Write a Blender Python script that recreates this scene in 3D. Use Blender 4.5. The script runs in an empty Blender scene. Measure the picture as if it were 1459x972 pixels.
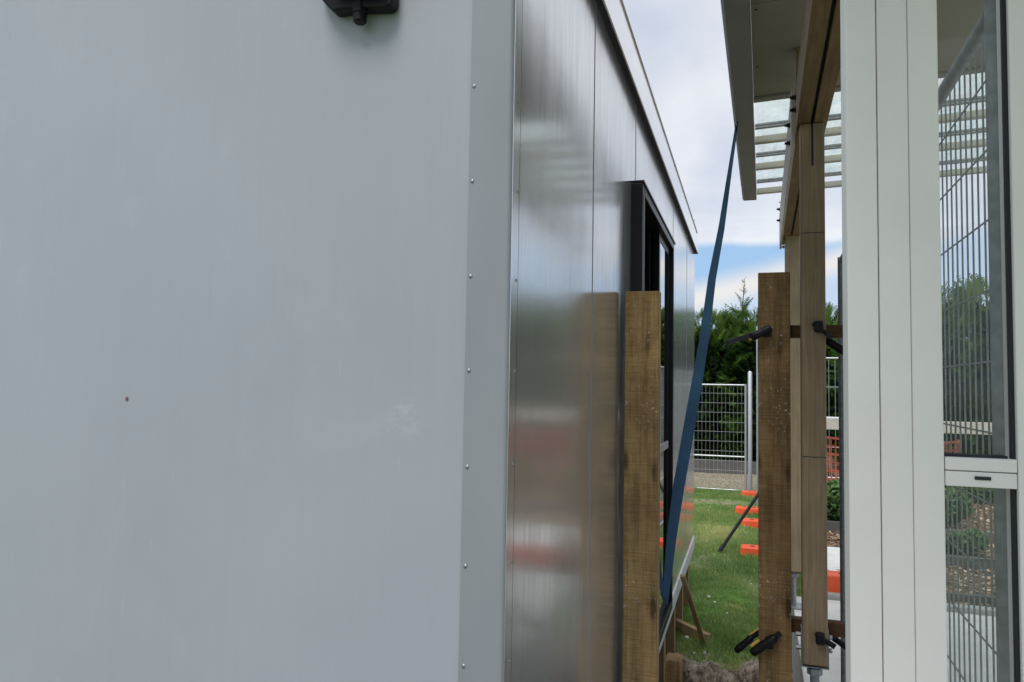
import bpy, bmesh, random
import numpy as np
from math import *
from mathutils import Vector, Matrix, Euler

random.seed(7); np.random.seed(7)
S = bpy.context.scene
C = S.collection
EYE = 2.0
FPX = 1054.0; CX, CY = 729.5, 486.0          # photograph pixels
YAW, PITCH, ROLL = radians(17.7), radians(3.3), radians(1.0)
HROT = radians(-1.09)                        # the house is turned a little against the cabin

# ------------------------------------------------------------------ camera
F = Vector((-sin(YAW)*cos(PITCH), cos(YAW)*cos(PITCH), sin(PITCH)))
R0 = Vector((cos(YAW), sin(YAW), 0)); U0 = R0.cross(F)
R1 = R0*cos(ROLL) + U0*sin(ROLL); U1 = U0*cos(ROLL) - R0*sin(ROLL)
cam_d = bpy.data.cameras.new('camera'); cam = bpy.data.objects.new('camera', cam_d); C.objects.link(cam)
cam.matrix_world = Matrix(((R1.x, U1.x, -F.x, 0), (R1.y, U1.y, -F.y, 0), (R1.z, U1.z, -F.z, EYE), (0, 0, 0, 1)))
cam_d.sensor_width = 36; cam_d.lens = 36*FPX/1459; cam_d.clip_start = 0.05; cam_d.clip_end = 2000
S.camera = cam
S.view_settings.view_transform = 'Standard'; S.view_settings.look = 'None'
S.view_settings.exposure = 0; S.view_settings.gamma = 1

def ray(px, py, rot=0.0):
    d = F + R1*((px-CX)/FPX) - U1*((py-CY)/FPX)
    if rot: d = Matrix.Rotation(-rot, 3, 'Z') @ d
    return d
def at(px, py, x=None, y=None, z=None, rot=0.0):
    """point where the sight line meets the plane x, y or z (in the frame turned by rot)"""
    d = ray(px, py, rot)
    if y is not None: t = y/d.y
    elif x is not None: t = x/d.x
    else: t = (z-EYE)/d.z
    return Vector((d.x*t, d.y*t, EYE + d.z*t))
def ath(px, py, **k): return at(px, py, rot=HROT, **k)

# ------------------------------------------------------------------ materials
def new_mat(name):
    m = bpy.data.materials.new(name); m.use_nodes = True
    nt = m.node_tree; b = nt.nodes['Principled BSDF']
    return m, nt, b
def N(nt, t, **k):
    n = nt.nodes.new(t)
    for a, v in k.items(): setattr(n, a, v)
    return n
def coords(nt, scale=(1, 1, 1), kind='Object', loc=(0, 0, 0)):
    tc = N(nt, 'ShaderNodeTexCoord'); mp = N(nt, 'ShaderNodeMapping')
    mp.inputs['Scale'].default_value = scale; mp.inputs['Location'].default_value = loc
    nt.links.new(tc.outputs[kind], mp.inputs['Vector']); return mp.outputs[0]
def noise(nt, vec, scale=5, detail=4, rough=.55, dist=0):
    n = N(nt, 'ShaderNodeTexNoise'); n.inputs['Scale'].default_value = scale
    n.inputs['Detail'].default_value = detail; n.inputs['Roughness'].default_value = rough
    n.inputs['Distortion'].default_value = dist
    nt.links.new(vec, n.inputs['Vector']); return n.outputs['Fac']
def ramp(nt, fac, stops):
    r = N(nt, 'ShaderNodeValToRGB'); e = r.color_ramp.elements
    while len(e) < len(stops): e.new(.5)
    for i, (p, c) in enumerate(stops):
        e[i].position = p; e[i].color = (*c, 1) if len(c) == 3 else c
    nt.links.new(fac, r.inputs[0]); return r.outputs[0]
def mixc(nt, fac, a, b, mode='MIX'):
    m = N(nt, 'ShaderNodeMix', data_type='RGBA', blend_type=mode)
    for s, v in ((m.inputs[0], fac), (m.inputs[6], a), (m.inputs[7], b)):
        if hasattr(v, 'links') or isinstance(v, bpy.types.NodeSocket): nt.links.new(v, s)
        elif isinstance(v, (int, float)): s.default_value = v
        else: s.default_value = (*v, 1)
    return m.outputs[2]
def bump(nt, b, h, strength=.2, dist=.01):
    bp = N(nt, 'ShaderNodeBump'); bp.inputs['Strength'].default_value = strength
    bp.inputs['Distance'].default_value = dist
    nt.links.new(h, bp.inputs['Height']); nt.links.new(bp.outputs[0], b.inputs['Normal'])
def simple(name, col, rough=.5, metal=0, var=.12, vscale=12, spec=.5, bmp=.0, scale=(1, 1, 1)):
    m, nt, b = new_mat(name)
    v = coords(nt, scale); n = noise(nt, v, vscale, 5)
    lo = tuple(c*(1-var) for c in col); hi = tuple(min(1, c*(1+var)) for c in col)
    nt.links.new(ramp(nt, n, [(.3, lo), (.7, hi)]), b.inputs['Base Color'])
    b.inputs['Roughness'].default_value = rough; b.inputs['Metallic'].default_value = metal
    b.inputs['Specular IOR Level'].default_value = spec
    if bmp: bump(nt, b, n, bmp)
    return m

def wood(name, dark, light, axis='Z', paint=0.0, knots=.5, rough=.75, saw=0.0, curl=.7):
    m, nt, b = new_mat(name)
    st = {'X': (1.2, 22, 22), 'Y': (22, 1.2, 22), 'Z': (22, 22, 1.2)}[axis]
    v = coords(nt, st)
    g = noise(nt, v, 1.6, 7, .62, curl)
    g2 = noise(nt, coords(nt, tuple(s*3 if s > 5 else s*2 for s in st)), 2.2, 4, .6)
    col = ramp(nt, g, [(.28, dark), (.5, tuple((a+c)/2 for a, c in zip(dark, light))), (.74, light)])
    col = mixc(nt, .35, col, ramp(nt, g2, [(.3, tuple(c*.7 for c in dark)), (.7, light)]), 'MIX')
    big = noise(nt, coords(nt, (1, 1, 1)), 3.2, 3)
    col = mixc(nt, .55, col, ramp(nt, big, [(.3, (.55, .52, .5)), (.7, (1.15, 1.1, 1.05))]), 'MULTIPLY')
    if knots:
        kst = {'X': (1.1, 5, 5), 'Y': (5, 1.1, 5), 'Z': (5, 5, 1.3)}[axis]
        vo = N(nt, 'ShaderNodeTexVoronoi'); vo.inputs['Scale'].default_value = 2.1
        nt.links.new(coords(nt, kst, loc=(.3, .7, .15)), vo.inputs['Vector'])
        k = ramp(nt, vo.outputs['Distance'], [(.0, (1, 1, 1)), (.09, (1, 1, 1)), (.12, (.55, .55, .55)), (.19, (0, 0, 0))])
        kk = N(nt, 'ShaderNodeMath', operation='MULTIPLY'); nt.links.new(k, kk.inputs[0]); kk.inputs[1].default_value = knots
        col = mixc(nt, kk.outputs[0], col, tuple(c*.45 for c in dark))
    if saw:
        sst = {'X': (160, 6, 6), 'Y': (6, 160, 6), 'Z': (6, 6, 160)}[axis]
        sw = noise(nt, coords(nt, sst), 1.0, 4, .7)
        col = mixc(nt, saw, col, ramp(nt, sw, [(.35, (.55, .53, .5)), (.55, (1, 1, 1)), (.72, (1.35, 1.32, 1.25))]), 'MULTIPLY')
        st3 = noise(nt, coords(nt, (3, 3, 2.2), loc=(5, 2, 7)), 2.0, 6, .7, .6)
        col = mixc(nt, .5, col, ramp(nt, st3, [(.38, (.50, .46, .42)), (.52, (1, 1, 1)), (.68, (1.25, 1.22, 1.15))]), 'MULTIPLY')
    if paint:
        p3 = noise(nt, coords(nt, (1, 1, 1), loc=(7, 3, 5)), 26, 5, .75)
        p4 = noise(nt, coords(nt, (1, 1, 1), loc=(2, 6, 1.4)), 4.2, 2)
        a3_ = ramp(nt, p3, [(.60, (0, 0, 0)), (.66, (1, 1, 1))]); c3_ = ramp(nt, p4, [(.52, (0, 0, 0)), (.64, (1, 1, 1))])
        pm3 = N(nt, 'ShaderNodeMath', operation='MULTIPLY'); nt.links.new(a3_, pm3.inputs[0]); nt.links.new(c3_, pm3.inputs[1])
        pm4 = N(nt, 'ShaderNodeMath', operation='MULTIPLY'); nt.links.new(pm3.outputs[0], pm4.inputs[0]); pm4.inputs[1].default_value = paint*.7
        col = mixc(nt, pm4.outputs[0], col, (.42, .40, .36))
        p1 = noise(nt, coords(nt, (1, 1, .8), loc=(4, 1, 2)), 60, 3, .7)
        p2 = noise(nt, coords(nt, (1, 1, 1), loc=(1, 9, 4)), 3.2, 2)
        a = ramp(nt, p1, [(.60, (0, 0, 0)), (.68, (1, 1, 1))]); c2 = ramp(nt, p2, [(.46, (0, 0, 0)), (.66, (1, 1, 1))])
        pm = N(nt, 'ShaderNodeMath', operation='MULTIPLY'); nt.links.new(a, pm.inputs[0]); nt.links.new(c2, pm.inputs[1])
        pm2 = N(nt, 'ShaderNodeMath', operation='MULTIPLY'); nt.links.new(pm.outputs[0], pm2.inputs[0]); pm2.inputs[1].default_value = paint
        col = mixc(nt, pm2.outputs[0], col, (.55, .54, .5))
    nt.links.new(col, b.inputs['Base Color'])
    b.inputs['Roughness'].default_value = rough; b.inputs['Specular IOR Level'].default_value = .25
    bump(nt, b, g, .25, .004)
    return m

M = {}
# grey-blue painted insulated panel (front of the cabin): faint orange peel, long smears, a scuff
def panel_front():
    m, nt, b = new_mat('painted_panel_front')
    v = coords(nt)
    big = noise(nt, v, 1.3, 3)
    col = ramp(nt, big, [(.3, (.338, .359, .414)), (.7, (.371, .394, .452))])
    # scuff marks near the corner
    tc = N(nt, 'ShaderNodeTexCoord')
    sp = at(578, 592, y=1.484) - Vector((-.485, 1.484, 0))
    dist = N(nt, 'ShaderNodeVectorMath', operation='DISTANCE'); nt.links.new(tc.outputs['Object'], dist.inputs[0])
    dist.inputs[1].default_value = sp
    near = ramp(nt, dist.outputs['Value'], [(.0, (1, 1, 1)), (.02, (.7, .7, .7)), (.075, (0, 0, 0))])
    streak = noise(nt, coords(nt, (9, 9, 16), loc=(2, 1, 3)), 2.4, 6, .75, .3)
    sm = ramp(nt, streak, [(.44, (0, 0, 0)), (.60, (1, 1, 1))])
    mm = N(nt, 'ShaderNodeMath', operation='MULTIPLY'); nt.links.new(near, mm.inputs[0]); nt.links.new(sm, mm.inputs[1])
    m2 = N(nt, 'ShaderNodeMath', operation='MULTIPLY'); nt.links.new(mm.outputs[0], m2.inputs[0]); m2.inputs[1].default_value = .30
    col = mixc(nt, m2.outputs[0], col, (.62, .66, .70))
    # sparse scratches
    sc_ = noise(nt, coords(nt, (60, 60, 5), loc=(3, 3, 3)), 1.5, 3, .5, .3)
    s3 = ramp(nt, sc_, [(.70, (0, 0, 0)), (.76, (1, 1, 1))])
    m3 = N(nt, 'ShaderNodeMath', operation='MULTIPLY'); nt.links.new(s3, m3.inputs[0]); m3.inputs[1].default_value = .14
    col = mixc(nt, m3.outputs[0], col, (.60, .64, .68))
    sn = at(181, 569, y=1.484) - Vector((-.485, 1.484, 0))
    d2 = N(nt, 'ShaderNodeVectorMath', operation='DISTANCE'); nt.links.new(tc.outputs['Object'], d2.inputs[0])
    d2.inputs[1].default_value = sn
    col = mixc(nt, ramp(nt, d2.outputs['Value'], [(.0035, (1, 1, 1)), (.0055, (0, 0, 0))]), col, (.09, .03, .025))
    nt.links.new(col, b.inputs['Base Color'])
    b.inputs['Roughness'].default_value = .42; b.inputs['Specular IOR Level'].default_value = .35
    # wiped patches and hand smudges here and there
    wp = noise(nt, coords(nt, (2.2, 2.2, 1.6), loc=(6, 2, 4)), 1.6, 7, .72, 1.2)
    w1 = ramp(nt, wp, [(.56, (0, 0, 0)), (.74, (.10, .10, .10))])
    col = mixc(nt, w1, col, (.56, .59, .63))
    # faint water runs and dust
    run = noise(nt, coords(nt, (26, 26, .9), loc=(1, 5, 2)), 1.4, 6, .65)
    col2 = ramp(nt, run, [(.32, (.98, .98, .98)), (.5, (1, 1, 1)), (.72, (1.013, 1.013, 1.013))])
    dust = noise(nt, coords(nt, (1, 1, 1), loc=(8, 8, 8)), 420, 2, .8)
    col3 = ramp(nt, dust, [(.25, (.93, .93, .93)), (.4, (1, 1, 1)), (.8, (1.03, 1.03, 1.03))])
    col = mixc(nt, 1.0, mixc(nt, 1.0, col, col2, 'MULTIPLY'), col3, 'MULTIPLY')
    nt.links.new(col, b.inputs['Base Color'])
    lowf = noise(nt, coords(nt, (1, 1, .35)), 2.2, 2, .4)
    rr = N(nt, 'ShaderNodeMapRange'); nt.links.new(run, rr.inputs[0]); rr.inputs[3].default_value = .34; rr.inputs[4].default_value = .50
    nt.links.new(rr.outputs[0], b.inputs['Roughness'])
    bump(nt, b, lowf, .5, .006)
    return m
def panel_side(name='glossy_panel_side', tilt=-.021, base=((.71, .72, .73), (.80, .81, .82))):
    m, nt, b = new_mat(name)
    st = noise(nt, coords(nt, (1, 34, .5)), 2.0, 5, .6)
    nt.links.new(ramp(nt, st, [(.3, base[0]), (.7, base[1])]), b.inputs['Base Color'])
    b.inputs['Metallic'].default_value = .72; b.inputs['Coat Weight'].default_value = .55; b.inputs['Coat Roughness'].default_value = .11
    r = noise(nt, coords(nt, (1, 14, .8), loc=(0, 3, 1)), 2.5, 5, .65)
    rr = N(nt, 'ShaderNodeMapRange'); nt.links.new(r, rr.inputs[0]); rr.inputs[1].default_value = .3; rr.inputs[2].default_value = .7
    rr.inputs[3].default_value = .15; rr.inputs[4].default_value = .24
    nt.links.new(rr.outputs[0], b.inputs['Roughness'])
    # the thin sheet is not dead flat: it leans a touch between its fixings and waves gently
    tc = N(nt, 'ShaderNodeTexCoord'); sp = N(nt, 'ShaderNodeSeparateXYZ'); nt.links.new(tc.outputs['Object'], sp.inputs[0])
    a1 = N(nt, 'ShaderNodeMath', operation='MULTIPLY'); nt.links.new(sp.outputs[1], a1.inputs[0]); a1.inputs[1].default_value = tilt
    wv = noise(nt, coords(nt, (1, 1.6, .9)), 1.3, 2, .4)
    a2 = N(nt, 'ShaderNodeMath', operation='MULTIPLY_ADD'); nt.links.new(wv, a2.inputs[0]); a2.inputs[1].default_value = .006; nt.links.new(a1.outputs[0], a2.inputs[2])
    a3 = N(nt, 'ShaderNodeMath', operation='MULTIPLY_ADD'); nt.links.new(st, a3.inputs[0]); a3.inputs[1].default_value = .00006; nt.links.new(a2.outputs[0], a3.inputs[2])
    bp = N(nt, 'ShaderNodeBump'); bp.inputs['Strength'].default_value = 1; bp.inputs['Distance'].default_value = 1
    nt.links.new(a3.outputs[0], bp.inputs['Height']); nt.links.new(bp.outputs[0], b.inputs['Normal'])
    return m
M['panel_front'] = panel_front(); M['panel_side'] = panel_side()
M['flashing'] = simple('flashing_paint', (.268, .290, .325), .34, 0, .07, 5, .45, .02, (1, 1, .4))
M['fascia'] = simple('fascia_paint', (.72, .72, .74), .3, .1, .04, 3)
M['fascia_gloss'] = panel_side('glossy_fascia', 0, ((.78, .77, .79), (.84, .83, .85)))
M['rivet'] = simple('rivet_metal', (.34, .37, .40), .35, .7, .1)
M['soil'] = simple('loose_soil', (.22, .17, .13), .95, 0, .6, 11, .1, .6)
M['black'] = simple('black_plastic', (.004, .005, .007), .45, 0, .2, 30, .3)
M['blackframe'] = simple('black_aluminium', (.004, .0045, .007), .35, .0, .1, 20, .3)
M['rubber'] = simple('dark_seal', (.02, .022, .026), .7, 0, .2, 30)
M['interior'] = simple('cabin_interior', (.30, .30, .29), .8, 0, .05)
M['greytrim'] = simple('grey_trim', (.42, .40, .40), .4, .2, .05)
M['white_alu'] = simple('white_aluminium', (.88, .845, .84), .40, 0, .045, 4, .4)
M['soffit'] = simple('soffit_panel', (.27, .25, .19), .6, 0, .06, 5)
M['gutter'] = simple('gutter_paint', (.24, .235, .215), .5, 0, .06, 6)
M['rough_timber'] = wood('rough_sawn_timber', (.11, .066, .025), (.38, .25, .118), 'Z', 1.0, .85, .75, .7)
M['rough_timber_2'] = wood('rough_sawn_timber_pale', (.17, .108, .042), (.54, .375, .18), 'Z', .95, .85, .75, .6)
M['rough_timber_x'] = wood('rough_sawn_batten', (.06, .028, .012), (.17, .09, .042), 'X', .2, .4)
M['pine'] = wood('planed_pine', (.235, .172, .105), (.385, .295, .195), 'Z', 0, .3, .6, 0, 2.2)
M['pale_trim'] = simple('pale_trim', (.52, .49, .43), .6, 0, .1, 6)
M['pine_light'] = wood('planed_pine_light', (.35, .26, .165), (.54, .42, .28), 'Z', 0, .3, .6)
M['pine_y'] = wood('planed_pine_beam', (.20, .15, .095), (.33, .25, .165), 'Y', 0, .2, .6)
M['pine_x'] = wood('planed_pine_purlin', (.26, .22, .16), (.40, .34, .25), 'X', 0, .2, .6)
M['gold_y'] = wood('beam_underside', (.14, .095, .040), (.29, .20, .095), 'Y', 0, .3, .6)
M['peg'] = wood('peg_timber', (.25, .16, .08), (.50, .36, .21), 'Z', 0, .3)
M['galv'] = simple('galvanised_steel', (.50, .52, .54), .42, .55, .12, 30)
M['wire'] = simple('galvanised_wire', (.36, .38, .40), .5, .4, .1, 30)
M['darkgalv'] = simple('weathered_galvanised', (.25, .265, .275), .5, .3, .25, 40)
M['steel'] = simple('steel_bracket', (.30, .32, .34), .45, .6, .2, 30)
M['darksteel'] = simple('black_steel', (.012, .014, .018), .4, .3, .2, 30)
M['orange'] = simple('orange_plastic', (.82, .085, .022), .42, 0, .10, 6)
def orange_mat():
    m, nt, b = new_mat('orange_moulded_plastic'); v = coords(nt)
    n1 = noise(nt, v, 6, 4); c = ramp(nt, n1, [(.3, (.74, .075, .018)), (.7, (.90, .13, .035))])
    n2 = noise(nt, v, 28, 6, .75); c = mixc(nt, ramp(nt, n2, [(.55, (0, 0, 0)), (.75, (.7, .7, .7))]), c, (.30, .15, .08))
    nt.links.new(c, b.inputs['Base Color']); b.inputs['Roughness'].default_value = .5; bump(nt, b, n2, .15, .003); return m
M['orange'] = orange_mat()
M['yellow'] = simple('yellow_plastic', (.70, .42, .10), .5, 0, .1)
M['concrete'] = simple('concrete_slab', (.72, .705, .66), .85, 0, .10, 7, .2, .1)
M['concrete_kerb'] = simple('concrete_kerb', (.40, .40, .38), .85, 0, .12, 9, .2)
M['dirt'] = simple('bark_and_soil', (.14, .10, .07), .95, 0, .45, 26, .1, .5)
M['board'] = simple('weathered_board', (.50, .48, .42), .7, 0, .1, 8)
M['greyboard'] = simple('grey_edging', (.11, .105, .10), .8, 0, .2, 8)

def strap_mat():
    m, nt, b = new_mat('blue_webbing')
    w = N(nt, 'ShaderNodeTexWave'); w.inputs['Scale'].default_value = 160; nt.links.new(coords(nt), w.inputs[0])
    n = noise(nt, coords(nt), 6, 3)
    c = ramp(nt, n, [(.3, (.012, .060, .135)), (.7, (.020, .095, .190))])
    nt.links.new(c, b.inputs['Base Color']); b.inputs['Roughness'].default_value = .7
    bump(nt, b, w.outputs['Fac'], .3, .001); return m
M['strap'] = strap_mat()

def glass_mat(name, tint, refl=1.0, rough=0.0, base=None, bmix=0, transl=False):
    m = bpy.data.materials.new(name); m.use_nodes = True; nt = m.node_tree; nt.nodes.clear()
    o = N(nt, 'ShaderNodeOutputMaterial'); t = N(nt, 'ShaderNodeBsdfTransparent'); g = N(nt, 'ShaderNodeBsdfGlossy')
    t.inputs[0].default_value = (*tint, 1); g.inputs['Roughness'].default_value = rough
    fr = N(nt, 'ShaderNodeFresnel'); fr.inputs[0].default_value = 1.5
    mu = N(nt, 'ShaderNodeMath', operation='MULTIPLY'); nt.links.new(fr.outputs[0], mu.inputs[0]); mu.inputs[1].default_value = refl
    mu.use_clamp = True
    mx = N(nt, 'ShaderNodeMixShader'); nt.links.new(mu.outputs[0], mx.inputs[0])
    nt.links.new(t.outputs[0], mx.inputs[1]); nt.links.new(g.outputs[0], mx.inputs[2]); out = mx.outputs[0]
    if bmix:
        d = N(nt, 'ShaderNodeBsdfTranslucent' if transl else 'ShaderNodeBsdfDiffuse'); d.inputs[0].default_value = (*base, 1)
        m2 = N(nt, 'ShaderNodeMixShader')
        n = noise(nt, coords(nt, (1, 1, 1)), 8, 5, .7)
        mr = N(nt, 'ShaderNodeMapRange'); nt.links.new(n, mr.inputs[0]); mr.inputs[1].default_value = .3; mr.inputs[2].default_value = .75
        mr.inputs[3].default_value = bmix*.6; mr.inputs[4].default_value = bmix*1.5
        nt.links.new(mr.outputs[0], m2.inputs[0])
        nt.links.new(out, m2.inputs[1]); nt.links.new(d.outputs[0], m2.inputs[2]); out = m2.outputs[0]
    nt.links.new(out, o.inputs[0]); return m
M['glass'] = glass_mat('clear_pane', (.965, .975, .97), .35, 0, (.62, .65, .66), .05)
M['window_glass'] = glass_mat('cabin_window_glass', (.45, .5, .5), 2.2, .0)
M['roof_glass'] = glass_mat('clear_roof_sheet', (.86, .95, .93), .5, .1, (.75, .85, .82), .30, True)

def ground_mat():
    m, nt, b = new_mat('lawn_and_soil')
    v = coords(nt)
    a = noise(nt, v, 1.1, 5, .6); f_ = noise(nt, v, 24, 5, .7)
    g = ramp(nt, f_, [(.3, (.07, .15, .03)), (.55, (.13, .25, .055)), (.75, (.20, .32, .09))])
    g = mixc(nt, ramp(nt, a, [(.48, (0, 0, 0)), (.62, (1, 1, 1))]), g, (.22, .24, .075))
    dn = noise(nt, v, 17, 8, .75)
    dirt = ramp(nt, dn, [(.36, (.05, .035, .026)), (.47, (.24, .19, .15)), (.62, (.50, .43, .36))])
    at_ = N(nt, 'ShaderNodeAttribute', attribute_name='soil')
    sz = N(nt, 'ShaderNodeSeparateXYZ'); tcg = N(nt, 'ShaderNodeTexCoord'); nt.links.new(tcg.outputs['Object'], sz.inputs[0])
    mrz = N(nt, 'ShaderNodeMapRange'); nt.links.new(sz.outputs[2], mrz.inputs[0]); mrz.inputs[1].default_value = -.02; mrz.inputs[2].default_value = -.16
    dirt = mixc(nt, mrz.outputs[0], dirt, mixc(nt, 1.0, dirt, (.30, .25, .22), 'MULTIPLY'))     # soil gets darker with depth
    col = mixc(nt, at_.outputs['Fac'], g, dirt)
    nt.links.new(col, b.inputs['Base Color']); b.inputs['Roughness'].default_value = .95
    b.inputs['Specular IOR Level'].default_value = .1
    bump(nt, b, f_, .5, .03); return m
M['ground'] = ground_mat()
def leaf_mat(name, cols, rough=.6, trans=.25):
    m, nt, b = new_mat(name)
    at_ = N(nt, 'ShaderNodeAttribute', attribute_name='tone')
    c = ramp(nt, at_.outputs['Fac'], [(i/(len(cols)-1), q) for i, q in enumerate(cols)])
    nt.links.new(c, b.inputs['Base Color']); b.inputs['Roughness'].default_value = rough
    b.inputs['Specular IOR Level'].default_value = .2
    tr = N(nt, 'ShaderNodeBsdfTranslucent'); nt.links.new(c, tr.inputs[0])
    mx = N(nt, 'ShaderNodeMixShader'); mx.inputs[0].default_value = trans
    o = nt.nodes['Material Output']
    nt.links.new(b.outputs[0], mx.inputs[1]); nt.links.new(tr.outputs[0], mx.inputs[2]); nt.links.new(mx.outputs[0], o.inputs[0])
    return m
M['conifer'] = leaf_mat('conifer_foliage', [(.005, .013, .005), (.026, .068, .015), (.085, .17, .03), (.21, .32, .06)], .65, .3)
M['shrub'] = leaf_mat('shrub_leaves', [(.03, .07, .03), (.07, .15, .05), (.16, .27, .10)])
M['grassblade'] = leaf_mat('grass_blades', [(.11, .20, .06), (.21, .34, .10), (.33, .45, .16), (.58, .57, .26)], .6, .4)
M['chips'] = leaf_mat('bark_chips', [(.05, .03, .02), (.20, .12, .07), (.42, .28, .16), (.60, .48, .34)], .8, 0)
M['bark'] = simple('trunk_bark', (.10, .07, .05), .9, 0, .4, 20)
M['netting'] = simple('orange_netting', (.34, .075, .05), .6, 0, .15, 10)
M['twig'] = simple('dry_twigs', (.30, .24, .18), .8, 0, .3, 10)

# ------------------------------------------------------------------ mesh builder
class MB:
    def __init__(s): s.v = []; s.f = []; s.m = []
    def quad_strip(s, *a): pass
    def add(s, vs, fs, mi=0):
        o = len(s.v); s.v += [tuple(v) for v in vs]
        for f in fs: s.f.append(tuple(o+i for i in f)); s.m.append(mi)
        return s
    def box(s, x0, x1, y0, y1, z0, z1, mi=0):
        x0, x1 = sorted((x0, x1)); y0, y1 = sorted((y0, y1)); z0, z1 = sorted((z0, z1))
        return s.add([(x0, y0, z0), (x1, y0, z0), (x1, y1, z0), (x0, y1, z0), (x0, y0, z1), (x1, y0, z1), (x1, y1, z1), (x0, y1, z1)],
                     [(0, 3, 2, 1), (4, 5, 6, 7), (0, 1, 5, 4), (1, 2, 6, 5), (2, 3, 7, 6), (3, 0, 4, 7)], mi)
    def bar(s, p0, p1, w, h, up=(0, 0, 1), mi=0):
        """rectangular bar from p0 to p1; w across, h along 'up'"""
        p0, p1 = Vector(p0), Vector(p1); d = (p1-p0).normalized(); u = Vector(up)
        r = d.cross(u)
        if r.length < 1e-4: u = Vector((0, 1, 0)); r = d.cross(u)
        r.normalize(); u = r.cross(d); r = r*w/2; u = u*h/2
        vs = [p + a*r + b*u for p in (p0, p1) for a, b in ((-1, -1), (1, -1), (1, 1), (-1, 1))]
        return s.add(vs, [(0, 1, 2, 3), (7, 6, 5, 4), (0, 4, 5, 1), (1, 5, 6, 2), (2, 6, 7, 3), (3, 7, 4, 0)], mi)
    def tube(s, pts, r, n=10, mi=0, cap=True):
        pts = [Vector(p) for p in pts]; rs = r if isinstance(r, (list, tuple)) else [r]*len(pts)
        vs = []; fs = []
        pu = None
        for i, p in enumerate(pts):
            d = (pts[min(i+1, len(pts)-1)] - pts[max(i-1, 0)]).normalized()
            u = Vector((0, 0, 1)) if abs(d.z) < .95 else Vector((0, 1, 0))
            a = d.cross(u).normalized(); b = d.cross(a)
            for k in range(n):
                t = 2*pi*k/n; vs.append(p + a*cos(t)*rs[i] + b*sin(t)*rs[i])
        for i in range(len(pts)-1):
            for k in range(n):
                k2 = (k+1) % n; fs.append((i*n+k, i*n+k2, (i+1)*n+k2, (i+1)*n+k))
        if cap: fs.append(tuple(range(n))[::-1]); fs.append(tuple((len(pts)-1)*n+k for k in range(n)))
        return s.add(vs, fs, mi)
    def prism(s, poly, axis, a, b, mi=0):
        """poly of 2D points extruded along axis: 'x' (y,z) 'y' (x,z) 'z' (x,y)"""
        n = len(poly)
        def p3(p, t): return {'x': (t, p[0], p[1]), 'y': (p[0], t, p[1]), 'z': (p[0], p[1], t)}[axis]
        vs = [p3(p, a) for p in poly] + [p3(p, b) for p in poly]
        fs = [tuple(range(n)), tuple(range(2*n-1, n-1, -1))] + [(i, i+n, (i+1) % n+n, (i+1) % n) for i in range(n)]
        return s.add(vs, fs, mi)
    def dome(s, c, r, axis, n=10, flat=.5, mi=0):
        c = Vector(c); ax = Vector(axis).normalized(); a = ax.orthogonal().normalized(); b = ax.cross(a)
        vs = []; rings = 3
        for i in range(rings):
            t = (pi/2)*i/rings
            for k in range(n):
                p = 2*pi*k/n; vs.append(c + (a*cos(p)+b*sin(p))*r*cos(t) + ax*r*flat*sin(t))
        vs.append(c + ax*r*flat); fs = []
        for i in range(rings-1):
            for k in range(n):
                k2 = (k+1) % n; fs.append((i*n+k, i*n+k2, (i+1)*n+k2, (i+1)*n+k))
        for k in range(n): fs.append(((rings-1)*n+k, (rings-1)*n+(k+1) % n, rings*n))
        return s.add(vs, fs, mi)
    def build(s, name, mats, parent=None, bevel=0, smooth=False, off=None, seg=2):
        me = bpy.data.meshes.new(name)
        off = Vector(off) if off is not None else (Vector(parent.get('_o', (0, 0, 0))) if parent is not None else Vector((0, 0, 0)))
        me.from_pydata([tuple(Vector(v)-off) for v in s.v], [], s.f)
        if not isinstance(mats, (list, tuple)): mats = [mats]
        for m in mats: me.materials.append(m)
        for p, i in zip(me.polygons, s.m): p.material_index = i
        bm = bmesh.new(); bm.from_mesh(me); bmesh.ops.recalc_face_normals(bm, faces=bm.faces); bm.to_mesh(me); bm.free()
        if smooth:
            for p in me.polygons: p.use_smooth = True
            try: me.set_sharp_from_angle(angle=radians(40))
            except Exception: pass
        o = bpy.data.objects.new(name, me); C.objects.link(o)
        if parent is not None: o.parent = parent
        if bevel:
            b = o.modifiers.new('bevel', 'BEVEL'); b.width = bevel; b.segments = seg; b.limit_method = 'ANGLE'; b.harden_normals = False
        return o

def tag(o, label=None, cat=None, group=None, kind=None):
    if label: o['label'] = label
    if cat: o['category'] = cat
    if group: o['group'] = group
    if kind: o['kind'] = kind
    return o
ROOTS = []
def thing(name, loc, label, cat, group=None, house=False):
    """Empty at the thing's base. loc is in the cabin frame, or in the house frame when house=True;
    the children's meshes are given in that same frame."""
    o = bpy.data.objects.new(name, None); C.objects.link(o); o.empty_display_size = .1
    L = Vector(loc); o['_o'] = tuple(L)
    if house:
        o.location = Matrix.Rotation(HROT, 3, 'Z') @ L; o.rotation_euler = (0, 0, HROT)
    else: o.location = L
    tag(o, label, cat, group); ROOTS.append(o)
    return o
def single(mb, name, mat, label, cat, group=None, house=False, origin=(0, 0, 0), **k):
    o = mb.build(name, mat, None, off=origin, **k)
    L = Vector(origin)
    if house:
        o.location = Matrix.Rotation(HROT, 3, 'Z') @ L; o.rotation_euler = (0, 0, HROT)
    else: o.location = L
    return tag(o, label, cat, group)
def struct(mb, name, mat, house=False, **k):
    o = mb.build(name, mat, None, **k)
    if house: o.rotation_euler = (0, 0, HROT)
    o['kind'] = 'structure'; return o
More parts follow.
